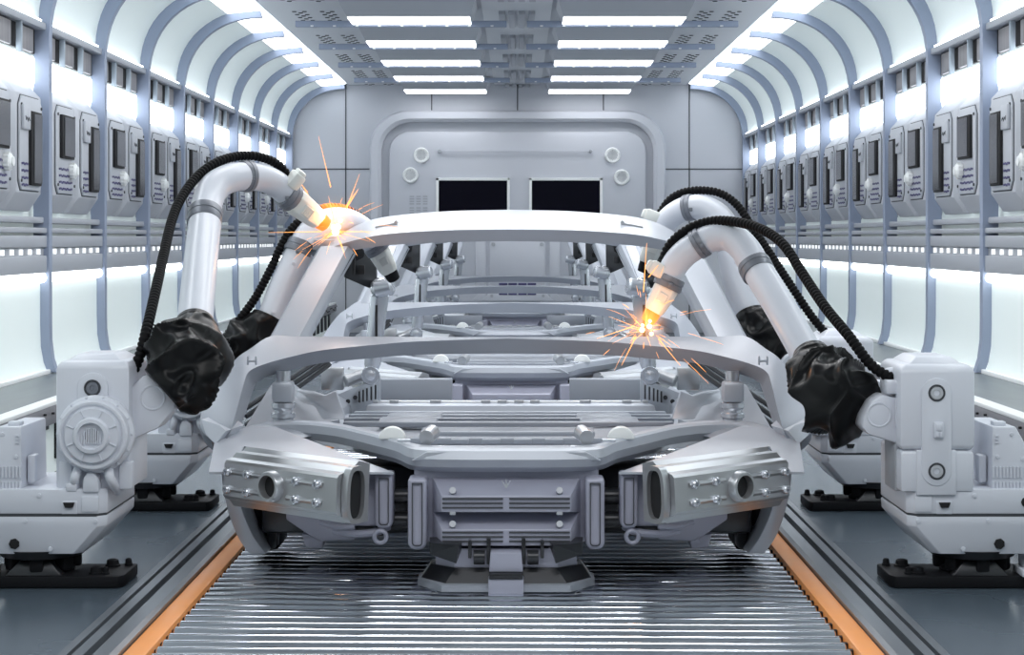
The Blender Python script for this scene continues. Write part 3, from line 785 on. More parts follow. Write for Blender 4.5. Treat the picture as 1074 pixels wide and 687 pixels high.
# engine: slanted cast head with bolts and port
for sg in (-1, 1):
    tl, tr_ = half(240, 482, 6.60), half(358, 498, 6.24)
    xv = (tr_ - tl).normalized(); L = (tr_ - tl).length
    zv = Vector((-.05, 0, -1)); zv = (zv - xv * zv.dot(xv)).normalized(); nv = xv.cross(zv).normalized()
    if nv.y > 0: nv = -nv
    def hp(u, v, w_): return tl + xv * u + zv * v + nv * w_
    prof = [(-.035, -.12), (-.042, -.085), (-.028, -.066), (-.024, -.036), (-.007, -.016), (0, .010), (.010, .020), (.128, .022), (.140, .012), (.146, -.01), (.170, -.03), (.176, -.06), (.172, -.14), (-.03, -.14)]
    m = MB(); hh = L
    secs = []
    for u in (0, hh * .985, hh):
        secs.append([mir(hp(u - .0, v, w_), sg) for v, w_ in prof])
    m.loft(secs); hd = m.build('cylinder_head', CAST, car, angle=25)
    m = MB()
    for u in (.018, .095, .277, .353):
        for v in (.040, .104):
            m.lathe(mir(hp(u * hh / .42, v, .02), sg), mir(nv, sg) - mir((0, 0, 0), sg), [(0, .016), (.014, .016), (.019, .012), (.019, .007), (.010, .006)], 16)
    build_each(m, 'head_bolt', STEEL, hd)
    m = MB()
    for v in (.041, .103):
        m.tube([mir(hp(.018 * hh / .42, v, .018), sg), mir(hp(.15 * hh / .42, v, .018), sg)], .010, 8)
        m.tube([mir(hp(.24 * hh / .42, v, .018), sg), mir(hp(.37 * hh / .42, v, .018), sg)], .010, 8)
    build_each(m, 'head_rib', CAST, hd)
    c = hp(hh * .45, .070, .020)
    m = MB(); m.lathe(mir(c, sg), mir(nv, sg) - mir((0, 0, 0), sg), [(-.01, .058), (.026, .054), (.032, .050), (.032, .041), (-.012, .039)], 30, cap=False); pt_ = m.build('port_ring', CAST, hd)
    m = MB(); m.lathe(mir(c, sg), mir(nv, sg) - mir((0, 0, 0), sg), [(.003, .041), (.0035, .0)], 24, cap=False); m.build('port_bore', HOLE, hd)
    # open end flange facing the middle
    e0 = hp(hh + .002, .07, -.050)
    fl = []
    for k in range(28):
        t = 2 * PI * k / 28; cx, sx = math.cos(t), math.sin(t)
        fl.append((.050 * (abs(cx) ** .6) * (1 if cx > 0 else -1), .100 * (abs(sx) ** .75) * (1 if sx > 0 else -1)))
    m = MB(); o_ = [e0 + nv * a * 1.0 + zv * b for a, b in fl]; i_ = [e0 + nv * a * .72 + zv * b * .84 for a, b in fl]
    m.loft([[mir(p, sg) for p in o_], [mir(p + xv * .03, sg) for p in o_], [mir(p + xv * .03, sg) for p in i_], [mir(p, sg) for p in i_]], cap=False, loop=True)
    m.build('end_flange', CAST, hd)
    m = MB(); m.prism([mir(p + xv * .008, sg) for p in i_], mir(xv, sg) * .004 - mir((0, 0, 0), sg) * .004); m.build('flange_bore', HOLE, hd)
    # radiator block and tall rounded tank
    m = MB(); a, b = half(362, 497, 6.62), half(396, 552, 6.62); m.box(mir(((a.x + b.x) / 2, 6.70, (a.z + b.z) / 2), sg), (abs(b.x - a.x), .16, a.z - b.z), .006); rb = m.build('radiator', LILAC, car)
    m = MB()
    for k in range(3): m.cyl(mir(half(379, 508 + 15 * k, 6.60), sg), mir(half(379, 508 + 15 * k, 6.56), sg), .022, seg=16, bev=.005)
    build_each(m, 'radiator_boss', DARKM, rb)
    def tank(px0, px1, py0, py1, D, name, parent, col=LILAC):
        a, b = half(px0, py0, D), half(px1, py1, D); w_, h_ = b.x - a.x, a.z - b.z; r = w_ * .42
        def outl(ins):
            pts = [(a.x + ins, a.z - ins), (b.x - ins, a.z - ins)]
            rr = r - ins
            for k in range(9):
                t = PI / 2 * k / 8; pts.append((b.x - ins - rr + rr * math.cos(t), b.z + ins + rr - rr * math.sin(t)))
            for k in range(9):
                t = PI / 2 * k / 8; pts.append((a.x + ins + rr - rr * math.sin(t), b.z + ins + rr - rr * math.cos(t)))
            return pts
        m = MB(); m.prism([mir((x, D, z), sg) for x, z in outl(0)], (0, .12, 0), .012, 3); t_ = m.build(name, col, parent)
        m = MB()
        o_, i_ = outl(w_ * .22), outl(w_ * .27)
        m.loft([[mir((x, D - .001, z), sg) for x, z in o_], [mir((x, D - .008, z), sg) for x, z in o_], [mir((x, D - .008, z), sg) for x, z in i_], [mir((x, D - .001, z), sg) for x, z in i_]], cap=False, loop=True)
        m.build('tank_groove', SEAM, t_)
        return t_
    tank(393, 412, 497, 555, 6.56, 'side_tank', car)
    # lower engine casting: stepped plates and pipes in shade
    for k, q in enumerate(([(300, 536), (372, 545), (372, 566), (336, 568), (322, 560), (300, 545)], [(316, 560), (340, 562), (338, 576), (320, 574)], [(345, 549), (406, 552), (404, 562), (350, 566)])):
        m = MB(); m.prism([mir(half(px, py, 6.75 + .03 * k), sg) for px, py in q], (0, .16, 0), .006); m.build('engine_casting', LILAC if k < 2 else DARKM, car)
    m = MB()
    m.tube([mir(p, sg) for p in spline([half(350, 556, 6.62), half(370, 560, 6.6), half(395, 558, 6.6), half(408, 552, 6.62)], 4)], .014, 8)
    m.tube([mir(p, sg) for p in spline([half(335, 548, 6.62), half(352, 553, 6.6), half(372, 552, 6.6)], 4)], .010, 8)
    m.ring(mir(half(399, 563, 6.56), sg), (0, 1, 0), .022, .008, 18, 8)
    m.build('engine_pipe', LILAC, car)
    m = MB(); m.box(mir((-.62, 6.98, .26), sg), (.62, .24, .26), .02); m.build('engine_block', DARKM, car)
    m = MB()
    for py in (520, 545): m.cyl(mir(half(410, py, 6.66), sg), mir(half(436, py, 6.66), sg), .030, seg=14)
    m.build('link_pipe', DARKM, car)
# grille module
D = 6.50
m = MB()
a, b = half(428, 486, D), Vector((0, D, 0)); zt, zb = H - (484 - VY) * D / F, H - (572 - VY) * D / F
wx = .345
m.box((XC, D + .17, (zt + zb) / 2), (2 * wx - .02, .2, zt - zb), .01)
gm = m.build('grille_module', LILAC, car)
m = MB(); m.prism([(XC - wx, D + .01, zt), (XC + wx, D + .01, zt), (XC + wx - .06, D + .0, zt + .035), (XC - wx + .06, D + .0, zt + .035)], (0, .1, 0), .008); m.build('module_hood', BODYL, gm)
for sg in (-1, 1):
    tank(427.6, 447.6, 502, 577, D - .02, 'side_fin', gm)
for k, (t0, t1, b1) in enumerate(((506, 518, 535), (541, 553, 570))):
    z0, z1, z2 = [H - (q - VY) * (D - .02) / F for q in (t0, t1, b1)]
    x0, x1 = wx * .79, wx * .665
    m = MB()
    m.loft([[(XC - x0, D + .09, z0 + .012), (XC + x0, D + .09, z0 + .012), (XC + x0, D + .09, z2 - .03), (XC - x0, D + .09, z2 - .03)],
            [(XC - x0 * .98, D + .065, z0 + .006), (XC + x0 * .98, D + .065, z0 + .006), (XC + x0 * .98, D + .065, z2 - .02), (XC - x0 * .98, D + .065, z2 - .02)],
            [(XC - x1, D - .07, z1), (XC + x1, D - .07, z1), (XC + x1, D - .07, z2), (XC - x1, D - .07, z2)]], bev=.004)
    gb = m.build('grille_bar', LILAC, gm)
    m = MB()
    for j in range(3): m.box((XC - x1 / 2 - .004, D - .071, z1 - .010 - .016 * j), (x1 * .94, .008, .006)); m.box((XC + x1 / 2 + .004, D - .071, z1 - .010 - .016 * j), (x1 * .94, .008, .006))
    m.build('grille_slit', SEAM, gb)
    m = MB()
    for sx in (-1, 1):
        m.cyl((XC + sx * .19, D - .05, z1 + .012), (XC + sx * .19, D - .07, z1 + .020), .012, seg=10); m.box((XC + sx * .19, D - .066, z2 - .004), (.022, .015, .012), .002)
    build_each(m, 'grille_stud', TRIMG, gb)
m = MB()
zc = H - (509 - VY) * 6.42 / F
for ang in (-32, 0, 32):
    t = math.radians(ang); m.cyl((XC, 6.45, zc - .012), (XC + .03 * math.sin(t), 6.45, zc - .012 + .03 * math.cos(t)), .004, .001, 6)
zc2 = H - (441 - VY) * 9.5 / F
m.build('nose_mark', TRIMG, gm)
# cradle that carries the nose on the rollers
c0 = Vector((XC, 6.55, 0))
cr = thing('support_cradle', 'stepped grey cradle on the rollers under the nose of the first car body', 'cradle', c0)
def hexo(w0, d0, z, ch): 
    return [(XC - w0, 6.62, z), (XC - w0, 6.52, z), (XC - w0 + ch, 6.52 - d0, z), (XC + w0 - ch, 6.52 - d0, z), (XC + w0, 6.52, z), (XC + w0, 6.62, z)]
m = MB(); m.loft([hexo(.318, .13, .002, .09), hexo(.318, .13, .026, .09), hexo(.31, .125, .030, .09)]); m.build('base_step', BODY, cr)
m = MB(); m.loft([hexo(.305, .115, .030, .09), hexo(.27, .08, .078, .09)]); m.build('dark_step', DARKM, cr)
m = MB(); m.loft([hexo(.255, .07, .078, .07), hexo(.25, .07, .146, .07)]); m.build('upper_block', LILAC, cr)
m = MB(); m.prism([(XC - .06, 6.375, .075), (XC + .06, 6.375, .075), (XC + .055, 6.375, .145), (XC - .055, 6.375, .145)], (0, .2, 0), .005); m.box((XC, 6.40, .028), (.125, .09, .054), .005); m.build('centre_block', LILAC, cr)
m = MB(); m.box((XC, 6.43, .064), (.118, .16, .02), .003); m.build('centre_gap', DARKM, cr)
for sg in (-1, 1):
    m = MB(); m.loft([[mir(p, sg) for p in ((-.275, 6.5, .165), (-.27, 6.42, .13), (-.175, 6.38, .105), (-.155, 6.5, .165))], [mir(p, sg) for p in ((-.275, 6.5, .178), (-.27, 6.40, .175), (-.165, 6.37, .172), (-.145, 6.5, .178))]]); m.build('side_paddle', DARKM, cr)
    m = MB(); m.cyl(mir((-.115, 6.42, .12), sg), mir((-.075, 6.42, .12), sg), .026, seg=14); m.box(mir((-.128, 6.42, .15), sg), (.012, .05, .06), .002); m.box(mir((-.062, 6.44, .14), sg), (.014, .05, .09), .002); m.build('clamp_roll', DARKM, cr)

labs = ['first car body frame, nose with grille module fully shown, between the front robots', 'second car body frame, directly behind the one with the visible grille',
        'third car body frame, between the second frame and the last one', 'last car body frame in the queue, closest to the rear door']
car['label'] = labs[0]
for k in range(1, 4): dup(car, CO + Vector((0, S * k, 0)), labs[k])
# ================================================================== welding robots
def robot(sg, far, label, arm):
    """sg -1: disc motor towards the eye; 1: flat capped cover towards the eye"""
    dy = 8.53 - 6.70 if far else 0.0
    ax = -1.736 if sg < 0 else 1.649
    o = Vector((ax, 6.70 + dy, 0))
    r = thing('welding_robot', label, 'robot', o, None)
    def L(x, y, z): return Vector((ax - sg * x, y + dy, z))          # x grows towards the conveyor
    def LP(px, py, D):                                                # near left robot's photo point (or right one's), moved along for the far pair
        v = P(px, py, D); v.y += dy; return v
    # base plate with bolts
    m = MB(); m.prism([L(-.30, 6.46, .002), L(.305, 6.46, .002), L(.322, 6.50, .002), L(.322, 6.72, .002), L(-.30, 6.72, .002)], (0, 0, .042), .005); bp = m.build('base_plate', BLACK, r)
    m = MB()
    for x, y, q in ((.215, 6.52, .024), (.25, 6.51, .012), (.24, 6.67, .024), (.295, 6.685, .013)):
        m.lathe(L(x, y, .044), (0, 0, 1), [(0, q * 1.2), (.006, q * 1.2), (.008, q), (.022, q * .9), (.026, q * .5), (.026, 0)], 10)
    build_each(m, 'anchor_bolt', BLACK, bp)
    # turning pedestal
    c = L(0, 6.60, .044)
    m = MB(); m.lathe(c, (0, 0, 1), [(0, .115), (.015, .118), (.03, .095), (.055, .09), (.065, .13), (.085, .14)], 28)
    for k in range(7):
        t = 2 * PI * k / 7 + .3; m.box(c + Vector((.115 * math.cos(t), .105 * math.sin(t), .035)), (.05, .05, .05), .010, Matrix.Rotation(t, 3, 'Z'))
    pd = m.build('pedestal', BLACK, r)
    m = MB(); m.prism([c + Vector((-.10, -.13, .0)), c + Vector((.10, -.13, 0)), c + Vector((.055, -.11, .05)), c + Vector((-.055, -.11, .05))], (0, .06, 0), .004); m.build('pedestal_wedge', DARKM, pd)
    # base housing
    f0, f1 = 6.44, 6.92
    def oct_(hw0, hw1, z, y0=f0, y1=f1, ch=.03): return [L(-hw0, y0, z), L(hw1 - ch, y0, z), L(hw1, y0 + ch, z), L(hw1, y1, z), L(-hw0, y1, z)]
    m = MB()
    m.loft([oct_(.125, .16, .118, 6.50, 6.86), oct_(.15, .178, .126, 6.45, 6.90), oct_(.252, .265, .225), oct_(.252, .268, .262)], bev=.004)
    hb = m.build('base_housing', WHITE, r, angle=25)
    m = MB(); m.loft([oct_(.252, .268, .270), oct_(.252, .268, .358)], bev=.005); hu = m.build('upper_housing', WHITE, r, angle=25)
    m = MB(); m.loft([oct_(.247, .262, .261), oct_(.247, .262, .271)]); m.build('housing_seam', SEAM, r)
    m = MB(); m.lathe(c + Vector((0, 0, .06)), (0, 0, 1), [(0, .10), (.0, .15), (.03, .165), (.03, .10)], 28); m.build('pan', DARKM, hb)
    m = MB(); zf = f0 - .003
    m.lathe(L(-.06, f0 + .004, .163), (0, -1, 0), [(0, .020), (.006, .018), (.006, 0)], 7); m.box(L(.085, 6.465, .148), (.050, .02, .028), .003, Matrix.Rotation(0, 3, 'X'))
    build_each(m, 'housing_port', HOLE, hb)
    m = MB(); m.lathe(L(-.155, f0 + .004, .312), (0, -1, 0), [(0, .020), (.007, .019), (.007, 0)], 9); m.prism([L(.118, zf, .312), L(.158, zf, .312), L(.151, zf, .294), L(.125, zf, .294)], (0, -.012, 0)); build_each(m, 'connector', HOLE, hu)
    m = MB(); m.box(L(.138, f0, .293), (.058, .008, .046), .003); m.box(L(.212, f0, .305), (.062, .010, .055), .003); m.box(L(.24, 6.55, .315), (.05, .10, .06), .006); m.box(L(.24, 6.72, .315), (.05, .08, .05), .006)
    for x, z in ((.03, .335), (-.02, .245), (.23, .245), (-.22, .24), (.07, .145), (-.2, .335)): m.lathe(L(x, f0 + .002, z), (0, -1, 0), [(0, .009), (.006, .008), (.007, 0)], 10)
    build_each(m, 'access_cover', WHITE, hu)
    # outer cabinet with louvres
    m = MB(); q = [(-.255, .34), (-.19, .46), (-.125, .578), (-.042, .578), (-.038, .34)]
    m.prism([L(x, 6.47, z) for x, z in q], (0, .34, 0), .008); sc_ = m.build('electronics_box', WHITE, r)
    m = MB()
    for row in range(2):
        for k in range(9): m.cyl(L(-.045 - .0125 * k, 6.468, .435 - .055 * row), L(-.045 - .0125 * k, 6.468, .395 - .055 * row), .0048, seg=8)
    m.build('louvre', WHITE, sc_)
    m = MB()
    m.box(L(-.075, 6.52, .585), (.045, .05, .016), .004); m.box(L(-.02, 6.55, .42), (.03, .06, .10), .008)
    for z in (.555, .543, .531): m.box(L(-.055, 6.468, z - .01), (.012, .008, .006))
    for x, z in ((-.11, .55), (-.06, .47), (-.15, .46)): m.lathe(L(x, 6.472, z), (0, -1, 0), [(0, .008), (.006, .007), (.007, 0)], 10)
    build_each(m, 'box_fitting', WHITE, sc_)
    # small bracket at the outer side of the plate
    m = MB(); m.box(L(-.245, 6.52, .09), (.17, .10, .09), .006); m.box(L(-.235, 6.50, .058), (.19, .13, .025), .004)
    for k in range(4): m.box(L(-.285 + .025 * k, 6.47, .10 - .012 * k), (.06, .02, .012), .002, Matrix.Rotation(-sg * .6, 3, 'Y'))
    m.build('cable_bracket', WHITE, r)
    # shoulder column
    if sg < 0:
        cx0, cx1 = P(60, 0, 6.5).x - ax, P(137, 0, 6.5).x - ax
        zt = H - (378 - VY) * 6.5 / F
        def col(ins, z): return [Vector((ax + a, b + dy, z)) for a, b in ((cx0 + ins, 6.48 + ins), (cx1 - ins, 6.48 + ins), (cx1 - ins, 6.80 - ins), (cx0 + ins, 6.80 - ins))]
        m = MB(); m.loft([col(.0, .35), col(0, zt - .03), col(.005, zt - .012), col(.02, zt)], bev=.018, ); cb = m.build('shoulder_column', WHITE, r)
        m = MB(); m.loft([col(.03, zt - .002), col(.065, zt + .022)], bev=.008); m.build('column_cap', WHITE, cb)
        cc = LP(97, 407, 6.47)
        m = MB(); pts = [cc + Vector((.055 * math.cos(t), 0, .055 * math.sin(t))) for t in [PI * k / 16 for k in range(17)]] + [cc + Vector((-.055, 0, -.08)), cc + Vector((.055, 0, -.08))]
        m.prism(pts, (0, .03, 0), .004); m.build('arched_cover', WHITE, cb)
        m = MB(); m.ring(cc + Vector((0, -.003, 0)), (0, 1, 0), .027, .0035, 28, 6); m.build('cap_ring', SEAM, cb)
        m = MB(); m.lathe(cc + Vector((0, .0, 0)), (0, -1, 0), [(0, .024), (.004, .022), (.004, .010), (.001, .009)], 20); m.build('cap_screw', CLAMP, cb)
        mc = LP(97, 455, 6.46)
        m = MB(); m.lathe(mc + Vector((.012, .10, 0)), (0, -1, 0), [(0, .125), (.07, .130), (.08, .138), (.11, .139), (.118, .134), (.122, .127), (.150, .124), (.156, .118), (.156, .110), (.150, .104), (.150, .100), (.166, .095), (.168, .066), (.172, .064), (.184, .060), (.186, .048), (.170, .044), (.165, 0)], 48)
        md = m.build('motor_disc', WHITE, r, angle=30)
        m = MB()
        for k in range(9):
            x = -.032 + .008 * k; h_ = .026 if k in (0, 8) else .036 if k in (1, 7) else .044
            m.cyl(mc + Vector((.012 + x, -.074, -.028)), mc + Vector((.012 + x, -.074, -.028 + h_ * 1.25)), .0030, seg=8)
        m.build('motor_grille', WHITE, md)
        m = MB(); m.lathe(mc + Vector((.012, -.0675, 0)), (0, -1, 0), [(0, .041), (.001, .0)], 20); m.build('grille_recess', CLAMP, md)
        m = MB()
        for k in range(8):
            t = 2 * PI * (k + .5) / 8; d = Vector((math.cos(t), 0, math.sin(t)))
            m.box(mc + Vector((.012, -.068, 0)) + d * .082, (.030, .006, .004), .001, Matrix.Rotation(-t, 3, 'Y'))
        for k in range(14):
            t = 2 * PI * k / 14; m.lathe(mc + Vector((.012 + .132 * math.cos(t), -.019, .132 * math.sin(t))), (0, -1, 0), [(0, .005), (.004, .004), (.005, 0)], 8)
        build_each(m, 'motor_rib', WHITE, md)
        m = MB()                                   # pipes and lugs under the motor
        for dx in (-.055, .065): m.tube(spline([mc + Vector((dx * .8, .03, -.10)), mc + Vector((dx * 1.0, -.02, -.145)), mc + Vector((dx * 1.15, -.0, -.18)), mc + Vector((dx * 1.2, .05, -.21))], 4), .017, 12)
        m.prism([mc + Vector((-.03, -.03, -.205)), mc + Vector((.03, -.03, -.205)), mc + Vector((.026, -.03, -.155)), mc + Vector((.01, -.03, -.135)), mc + Vector((-.012, -.03, -.135)), mc + Vector((-.026, -.03, -.155))], (0, .06, 0), .006)
        m.box(mc + Vector((-.07, 0, -.188)), (.04, .05, .03), .006); m.box(mc + Vector((.115, .03, -.15)), (.05, .04, .10), .008); m.box(mc + Vector((-.10, .03, -.15)), (.05, .04, .10), .008)
        m.build('motor_plumbing', WHITE, r)
        # bracket towards the sleeve
        q = [(136, 408), (150, 394), (156, 394), (184, 419), (183, 428), (166, 449), (139, 461)]
        m = MB(); m.prism([LP(px, py, 6.53) for px, py in q], (0, .14, 0), .008); ab = m.build('arm_bracket', WHITE, r)
        m = MB(); c2 = LP(160, 417, 6.53); m.ring(c2, (0, 1, 0), .043, .004, 28, 6); m.build('bracket_boss', WHITE, ab)
    else:
        cx0, cx1 = P(943, 0, 6.45).x - ax, P(1021, 0, 6.45).x - ax
        zt = H - (382 - VY) * 6.45 / F; zm = H - (473 - VY) * 6.45 / F; zb = H - (515 - VY) * 6.45 / F
        def col(ins, z): return [Vector((ax + a, b + dy, z)) for a, b in ((cx0 + ins, 6.43 + ins), (cx1 - ins, 6.43 + ins), (cx1 - ins, 6.80 - ins), (cx0 + ins, 6.80 - ins))]
        m = MB(); m.loft([col(.012, zm + .004), col(0, zm + .016), col(0, zt - .03), col(.006, zt - .012), col(.022, zt)], bev=.016); cb = m.build('shoulder_column', WHITE, r)
        m = MB(); m.loft([col(.004, zb), col(.003, zm - .004), col(.012, zm + .003)], bev=.012); m.build('column_skirt', WHITE, r)
        m = MB(); m.loft([col(.035, zt - .002), col(.07, zt + .025)], bev=.008); m.build('column_cap', WHITE, cb)
        ca, cb2 = LP(982, 412, 6.43), LP(982, 494, 6.43)
        m = MB(); hw = .053
        pts = [ca + Vector((hw * math.cos(t), 0, hw * math.sin(t))) for t in [PI * k / 16 for k in range(17)]] + [cb2 + Vector((-hw * math.cos(t), 0, -hw * math.sin(t))) for t in [PI * k / 16 for k in range(17)]]
        m.prism([p + Vector((0, -.008, 0)) for p in pts], (0, .03, 0), .004)
        m.prism([cb2 + Vector((a, -.004, b)) for a, b in ((-.07, .075), (.07, .075), (.07, -.085), (-.07, -.085))], (0, .02, 0), .003); oc = m.build('oval_cover', WHITE, cb)
        for q in (ca, cb2):
            m = MB(); m.ring(q + Vector((0, -.009, 0)), (0, 1, 0), .027, .0035, 30, 6); m.build('cap_ring', SEAM, cb)
            m = MB(); m.lathe(q + Vector((0, -.006, 0)), (0, -1, 0), [(0, .024), (.005, .022), (.005, .011), (.001, .010), (.001, 0)], 20); m.build('cap_screw', CAB, cb)
        m = MB(); c2 = LP(984.5, 451, 6.415); m.box(c2, (.034, .012, .056), .003); m.box(c2 + Vector((0, -.006, .010)), (.022, .008, .024), .002); m.box(c2 + Vector((-.005, -.006, -.016)), (.009, .006, .016), .001); m.box(c2 + Vector((.007, -.006, -.016)), (.009, .006, .016), .001); m.build('switch', WHITE, cb)
        q = [(944, 418), (925, 414), (914, 421), (906, 437), (904, 448), (911, 456), (944, 466)]
        m = MB(); m.prism([LP(px, py, 6.50) for px, py in q], (0, .16, 0), .010); ab = m.build('arm_bracket', WHITE, r)
        m = MB(); m.ring(LP(922, 435, 6.50), (0, 1, 0), .042, .004, 28, 6); m.box(LP(940, 432, 6.49), (.006, .01, .10)); m.build('bracket_boss', WHITE, ab)
        m = MB(); m.box(LP(936, 405, 6.55), (.07, .12, .05), .01); m.cyl(LP(928, 395, 6.58), LP(944, 392, 6.58), .03, seg=16, bev=.006); m.build('hose_socket', WHITE, r)
        m = MB(); m.box(LP(937, 480, 6.6), (.028, .18, .22), .006); m.build('column_web', TRIMG, r)
    # ---- arm: path of photo points with depth
    A = arm
    tube_pts = [P(*p) for p in A['tube']]
    m = MB(); m.tube(resample(spline(tube_pts, 6), .02), A['r'], 32); ua = m.build('upper_arm', WHITE, r)
    m = MB()
    p0, p1 = tube_pts[0], tube_pts[-1]
    for t in (.16, .82):
        q = p0.lerp(p1, t) + Vector((A.get('bx', 0), -A['r'] * .97, 0)); m.lathe(q, (0, -1, 0), [(-.004, .010), (.006, .010), (.008, .005), (.006, .004)], 12)
    m.build('arm_bolt', WHITE, ua)
    eb = resample(spline([P(*p) for p in A['elbow']], 8), .015)
    m = MB(); n_ = len(eb); rr = [A['r2'] * (1 - .12 * i / n_) for i in range(n_)]; m.tube(eb, rr, 32); el = m.build('elbow_pipe', WHITE, r)
    m = MB(); q = eb[n_ // 4]; m.lathe(q + Vector((0, -A['r2'] * .97, 0)), (0, -1, 0), [(-.004, .010), (.006, .010), (.008, .005)], 12); m.build('elbow_bolt', WHITE, el)
    for (a, b, q) in A['clamps']:
        a, b = P(*a), P(*b); d = (b - a).normalized(); ln = (b - a).length
        m = MB(); m.lathe(a, d, [(0, q * .96), (0, q * 1.05), (.008, q * 1.08), (ln * .42, q * 1.08), (ln * .45, q * 1.04), (ln * .52, q * 1.04), (ln * .55, q * 1.08), (ln - .008, q * 1.08), (ln, q * 1.05), (ln, q * .96)], 36)
        m.box(a + d * ln * .5 + Vector((0, -q * 1.08, -.01)), (.018, .012, .018), .003)
        m.build('clamp_ring', CLAMP, r)
    if 'head' in A:
        a, b = P(*A['head'][0]), P(*A['head'][1]); d = (b - a).normalized(); ln = (b - a).length; q = A['hr']
        v = Vector((0, -1, 0)); v = (v - d * v.dot(d)).normalized(); u = d.cross(v)
        def sq(t, w_): return [a + d * t + (u * x + v * y) * w_ for x, y in ((-1, -.55), (-.55, -1), (.55, -1), (1, -.55), (1, .55), (.55, 1), (-.55, 1), (-1, .55))]
        m = MB(); m.loft([sq(0, q), sq(ln * .12, q * 1.02), sq(ln * .8, q * .86), sq(ln, q * .74)], bev=.004); hd = m.build('torch_head', CREAM, r)
        m = MB(); R3 = Matrix((u, v, d)).transposed(); m.box(a + d * ln * .42 + v * q * .97, (q * .8, .01, ln * .34), .003, R3)
        for k in range(5): m.box(a + d * ln * (.30 + .06 * k) + v * (q * .97 + .006), (q * .7, .004, .006), 0, R3)
        m.build('head_vent', CREAM, hd)
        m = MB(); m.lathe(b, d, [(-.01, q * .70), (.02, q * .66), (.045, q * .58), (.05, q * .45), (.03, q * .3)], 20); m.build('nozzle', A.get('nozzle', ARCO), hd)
        if 'knob' in A:
            c2, ax2 = P(*A['knob']), u * A.get('ks', 1)
            m = MB(); m.box(c2, (.075, .07, .06), .012, R3); m.box(c2 + ax2 * .03, (.045, .05, .045), .010, R3); m.build('sensor_block', CREAM, hd)
    # ---- crumpled black sleeve: one surface of folds round the joint
    sl = A['sleeve']; path = resample(spline([P(*p[:3]) for p in sl], 10), .0075)
    cum = [0.0]
    raw = [P(*p[:3]) for p in sl]; acc = [0.0]
    for p, q in zip(raw, raw[1:]): acc.append(acc[-1] + (q - p).length)
    tot = acc[-1]; seg = 120; secs = []
    u = None; n_ = len(path)
    for i, p in enumerate(path):
        s_ = tot * i / (n_ - 1); k = 0
        while k < len(acc) - 2 and s_ > acc[k + 1]: k += 1
        f_ = min(1, (s_ - acc[k]) / max(1e-6, acc[k + 1] - acc[k])); f_ = f_ * f_ * (3 - 2 * f_)
        rad = sl[k][3] * (1 - f_) + sl[k + 1][3] * f_
        t = (path[min(i + 1, n_ - 1)] - path[max(i - 1, 0)]).normalized()
        if u is None: u = t.cross(Vector((0, 1, 0))).normalized()
        u = (u - t * u.dot(t)).normalized(); v = t.cross(u); ring = []
        edge = min(1, max(0, i - 1) / 12, (n_ - 1 - i) / 4 + .5)
        for j in range(seg):
            th = 2 * PI * j / seg; d = u * math.cos(th) + v * math.sin(th)
            w_ = Vector((math.cos(th) * 1.1, math.sin(th) * 1.1, s_ * 9)) + Vector((A['seed'], 0, 0))
            tw = s_ * 17 + 2.2 * math.sin(th + A['seed']) + 1.2 * noise.noise(w_ * .9) * 2
            fold = (1 - abs(math.sin(tw))) ** 1.4 * .32 + .09 * math.sin(2 * th + s_ * 12 + A['seed'])
            cr_ = (1 - abs(noise.noise(w_ * .95)) * 2) * .22 - .12 + .03 * noise.noise(w_ * 3.0)
            amp = 1 + (fold + cr_ - .10) * edge * A.get('amp', 1.0)
            ring.append(p + d * rad * max(.6, amp))
        secs.append(ring)
    m = MB(); m.loft(secs); m.build('joint_sleeve', RUBBER, r, angle=180)
    if 'hubs' in A:
        m = MB()
        for (a, b, q) in A['hubs']: m.cyl(P(*a), P(*b), q, seg=28, bev=.012)
        m.build('joint_hub', WHITE, r)
    # ---- corrugated hose
    hp_ = resample(spline([P(*p) for p in A['hose']], 12), .0062)
    m = MB(); q = A['hq']; m.tube(hp_, [q * (1.06 if k % 3 else .84) for k in range(len(hp_))], 14); hz = m.build('cable_hose', HOSE, r, angle=60)
    if 'hot' in A:  # stretch of hose with the weld's light painted on as glow
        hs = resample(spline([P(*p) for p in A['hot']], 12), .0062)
        m = MB(); m.tube(hs, [q * (1.12 if k % 3 else .95) for k in range(len(hs))], 14); m.build('weld_lit_section', WELDLIT, hz, angle=60)
    return r
NL = dict(r=.068, r2=.066, seed=1.3, hq=.0195, amp=1.0,
    tube=[(204, 345, 6.85), (209, 290, 7.15), (215, 232, 7.5)],
    elbow=[(215.5, 228, 7.52), (217.5, 212, 7.6), (225, 196, 7.68), (241, 187, 7.76), (258, 185, 7.84), (276, 187, 7.92), (291, 194, 7.98), (304, 205, 8.02), (308, 208.5, 8.04)],
    clamps=[((214, 234.5, 7.48), (215.3, 221.5, 7.53), .067), ((253.5, 184.8, 7.83), (262.5, 184.8, 7.86), .064), ((299, 202.5, 8.0), (307.5, 209, 8.03), .060)],
    head=[(307, 209, 8.03), (334, 230, 8.12)], hr=.058, knob=(309, 189, 7.98), ks=-1,
    sleeve=[(204.5, 340, 6.80, .074), (204, 346, 6.77, .084), (203, 353, 6.73, .104), (201, 367, 6.68, .128), (196, 381, 6.62, .138), (187, 393, 6.58, .134), (177, 403, 6.56, .120), (169, 410, 6.55, .100)],
    hose=[(140, 389, 6.62), (147, 372, 6.62), (154, 345, 6.66), (163, 306, 6.85), (171, 270, 7.1), (180, 232, 7.35), (190, 208, 7.5), (207, 185, 7.65), (228, 170, 7.75), (252, 163.5, 7.85), (274, 165, 7.92), (292, 173, 7.98), (304, 187, 8.0)])
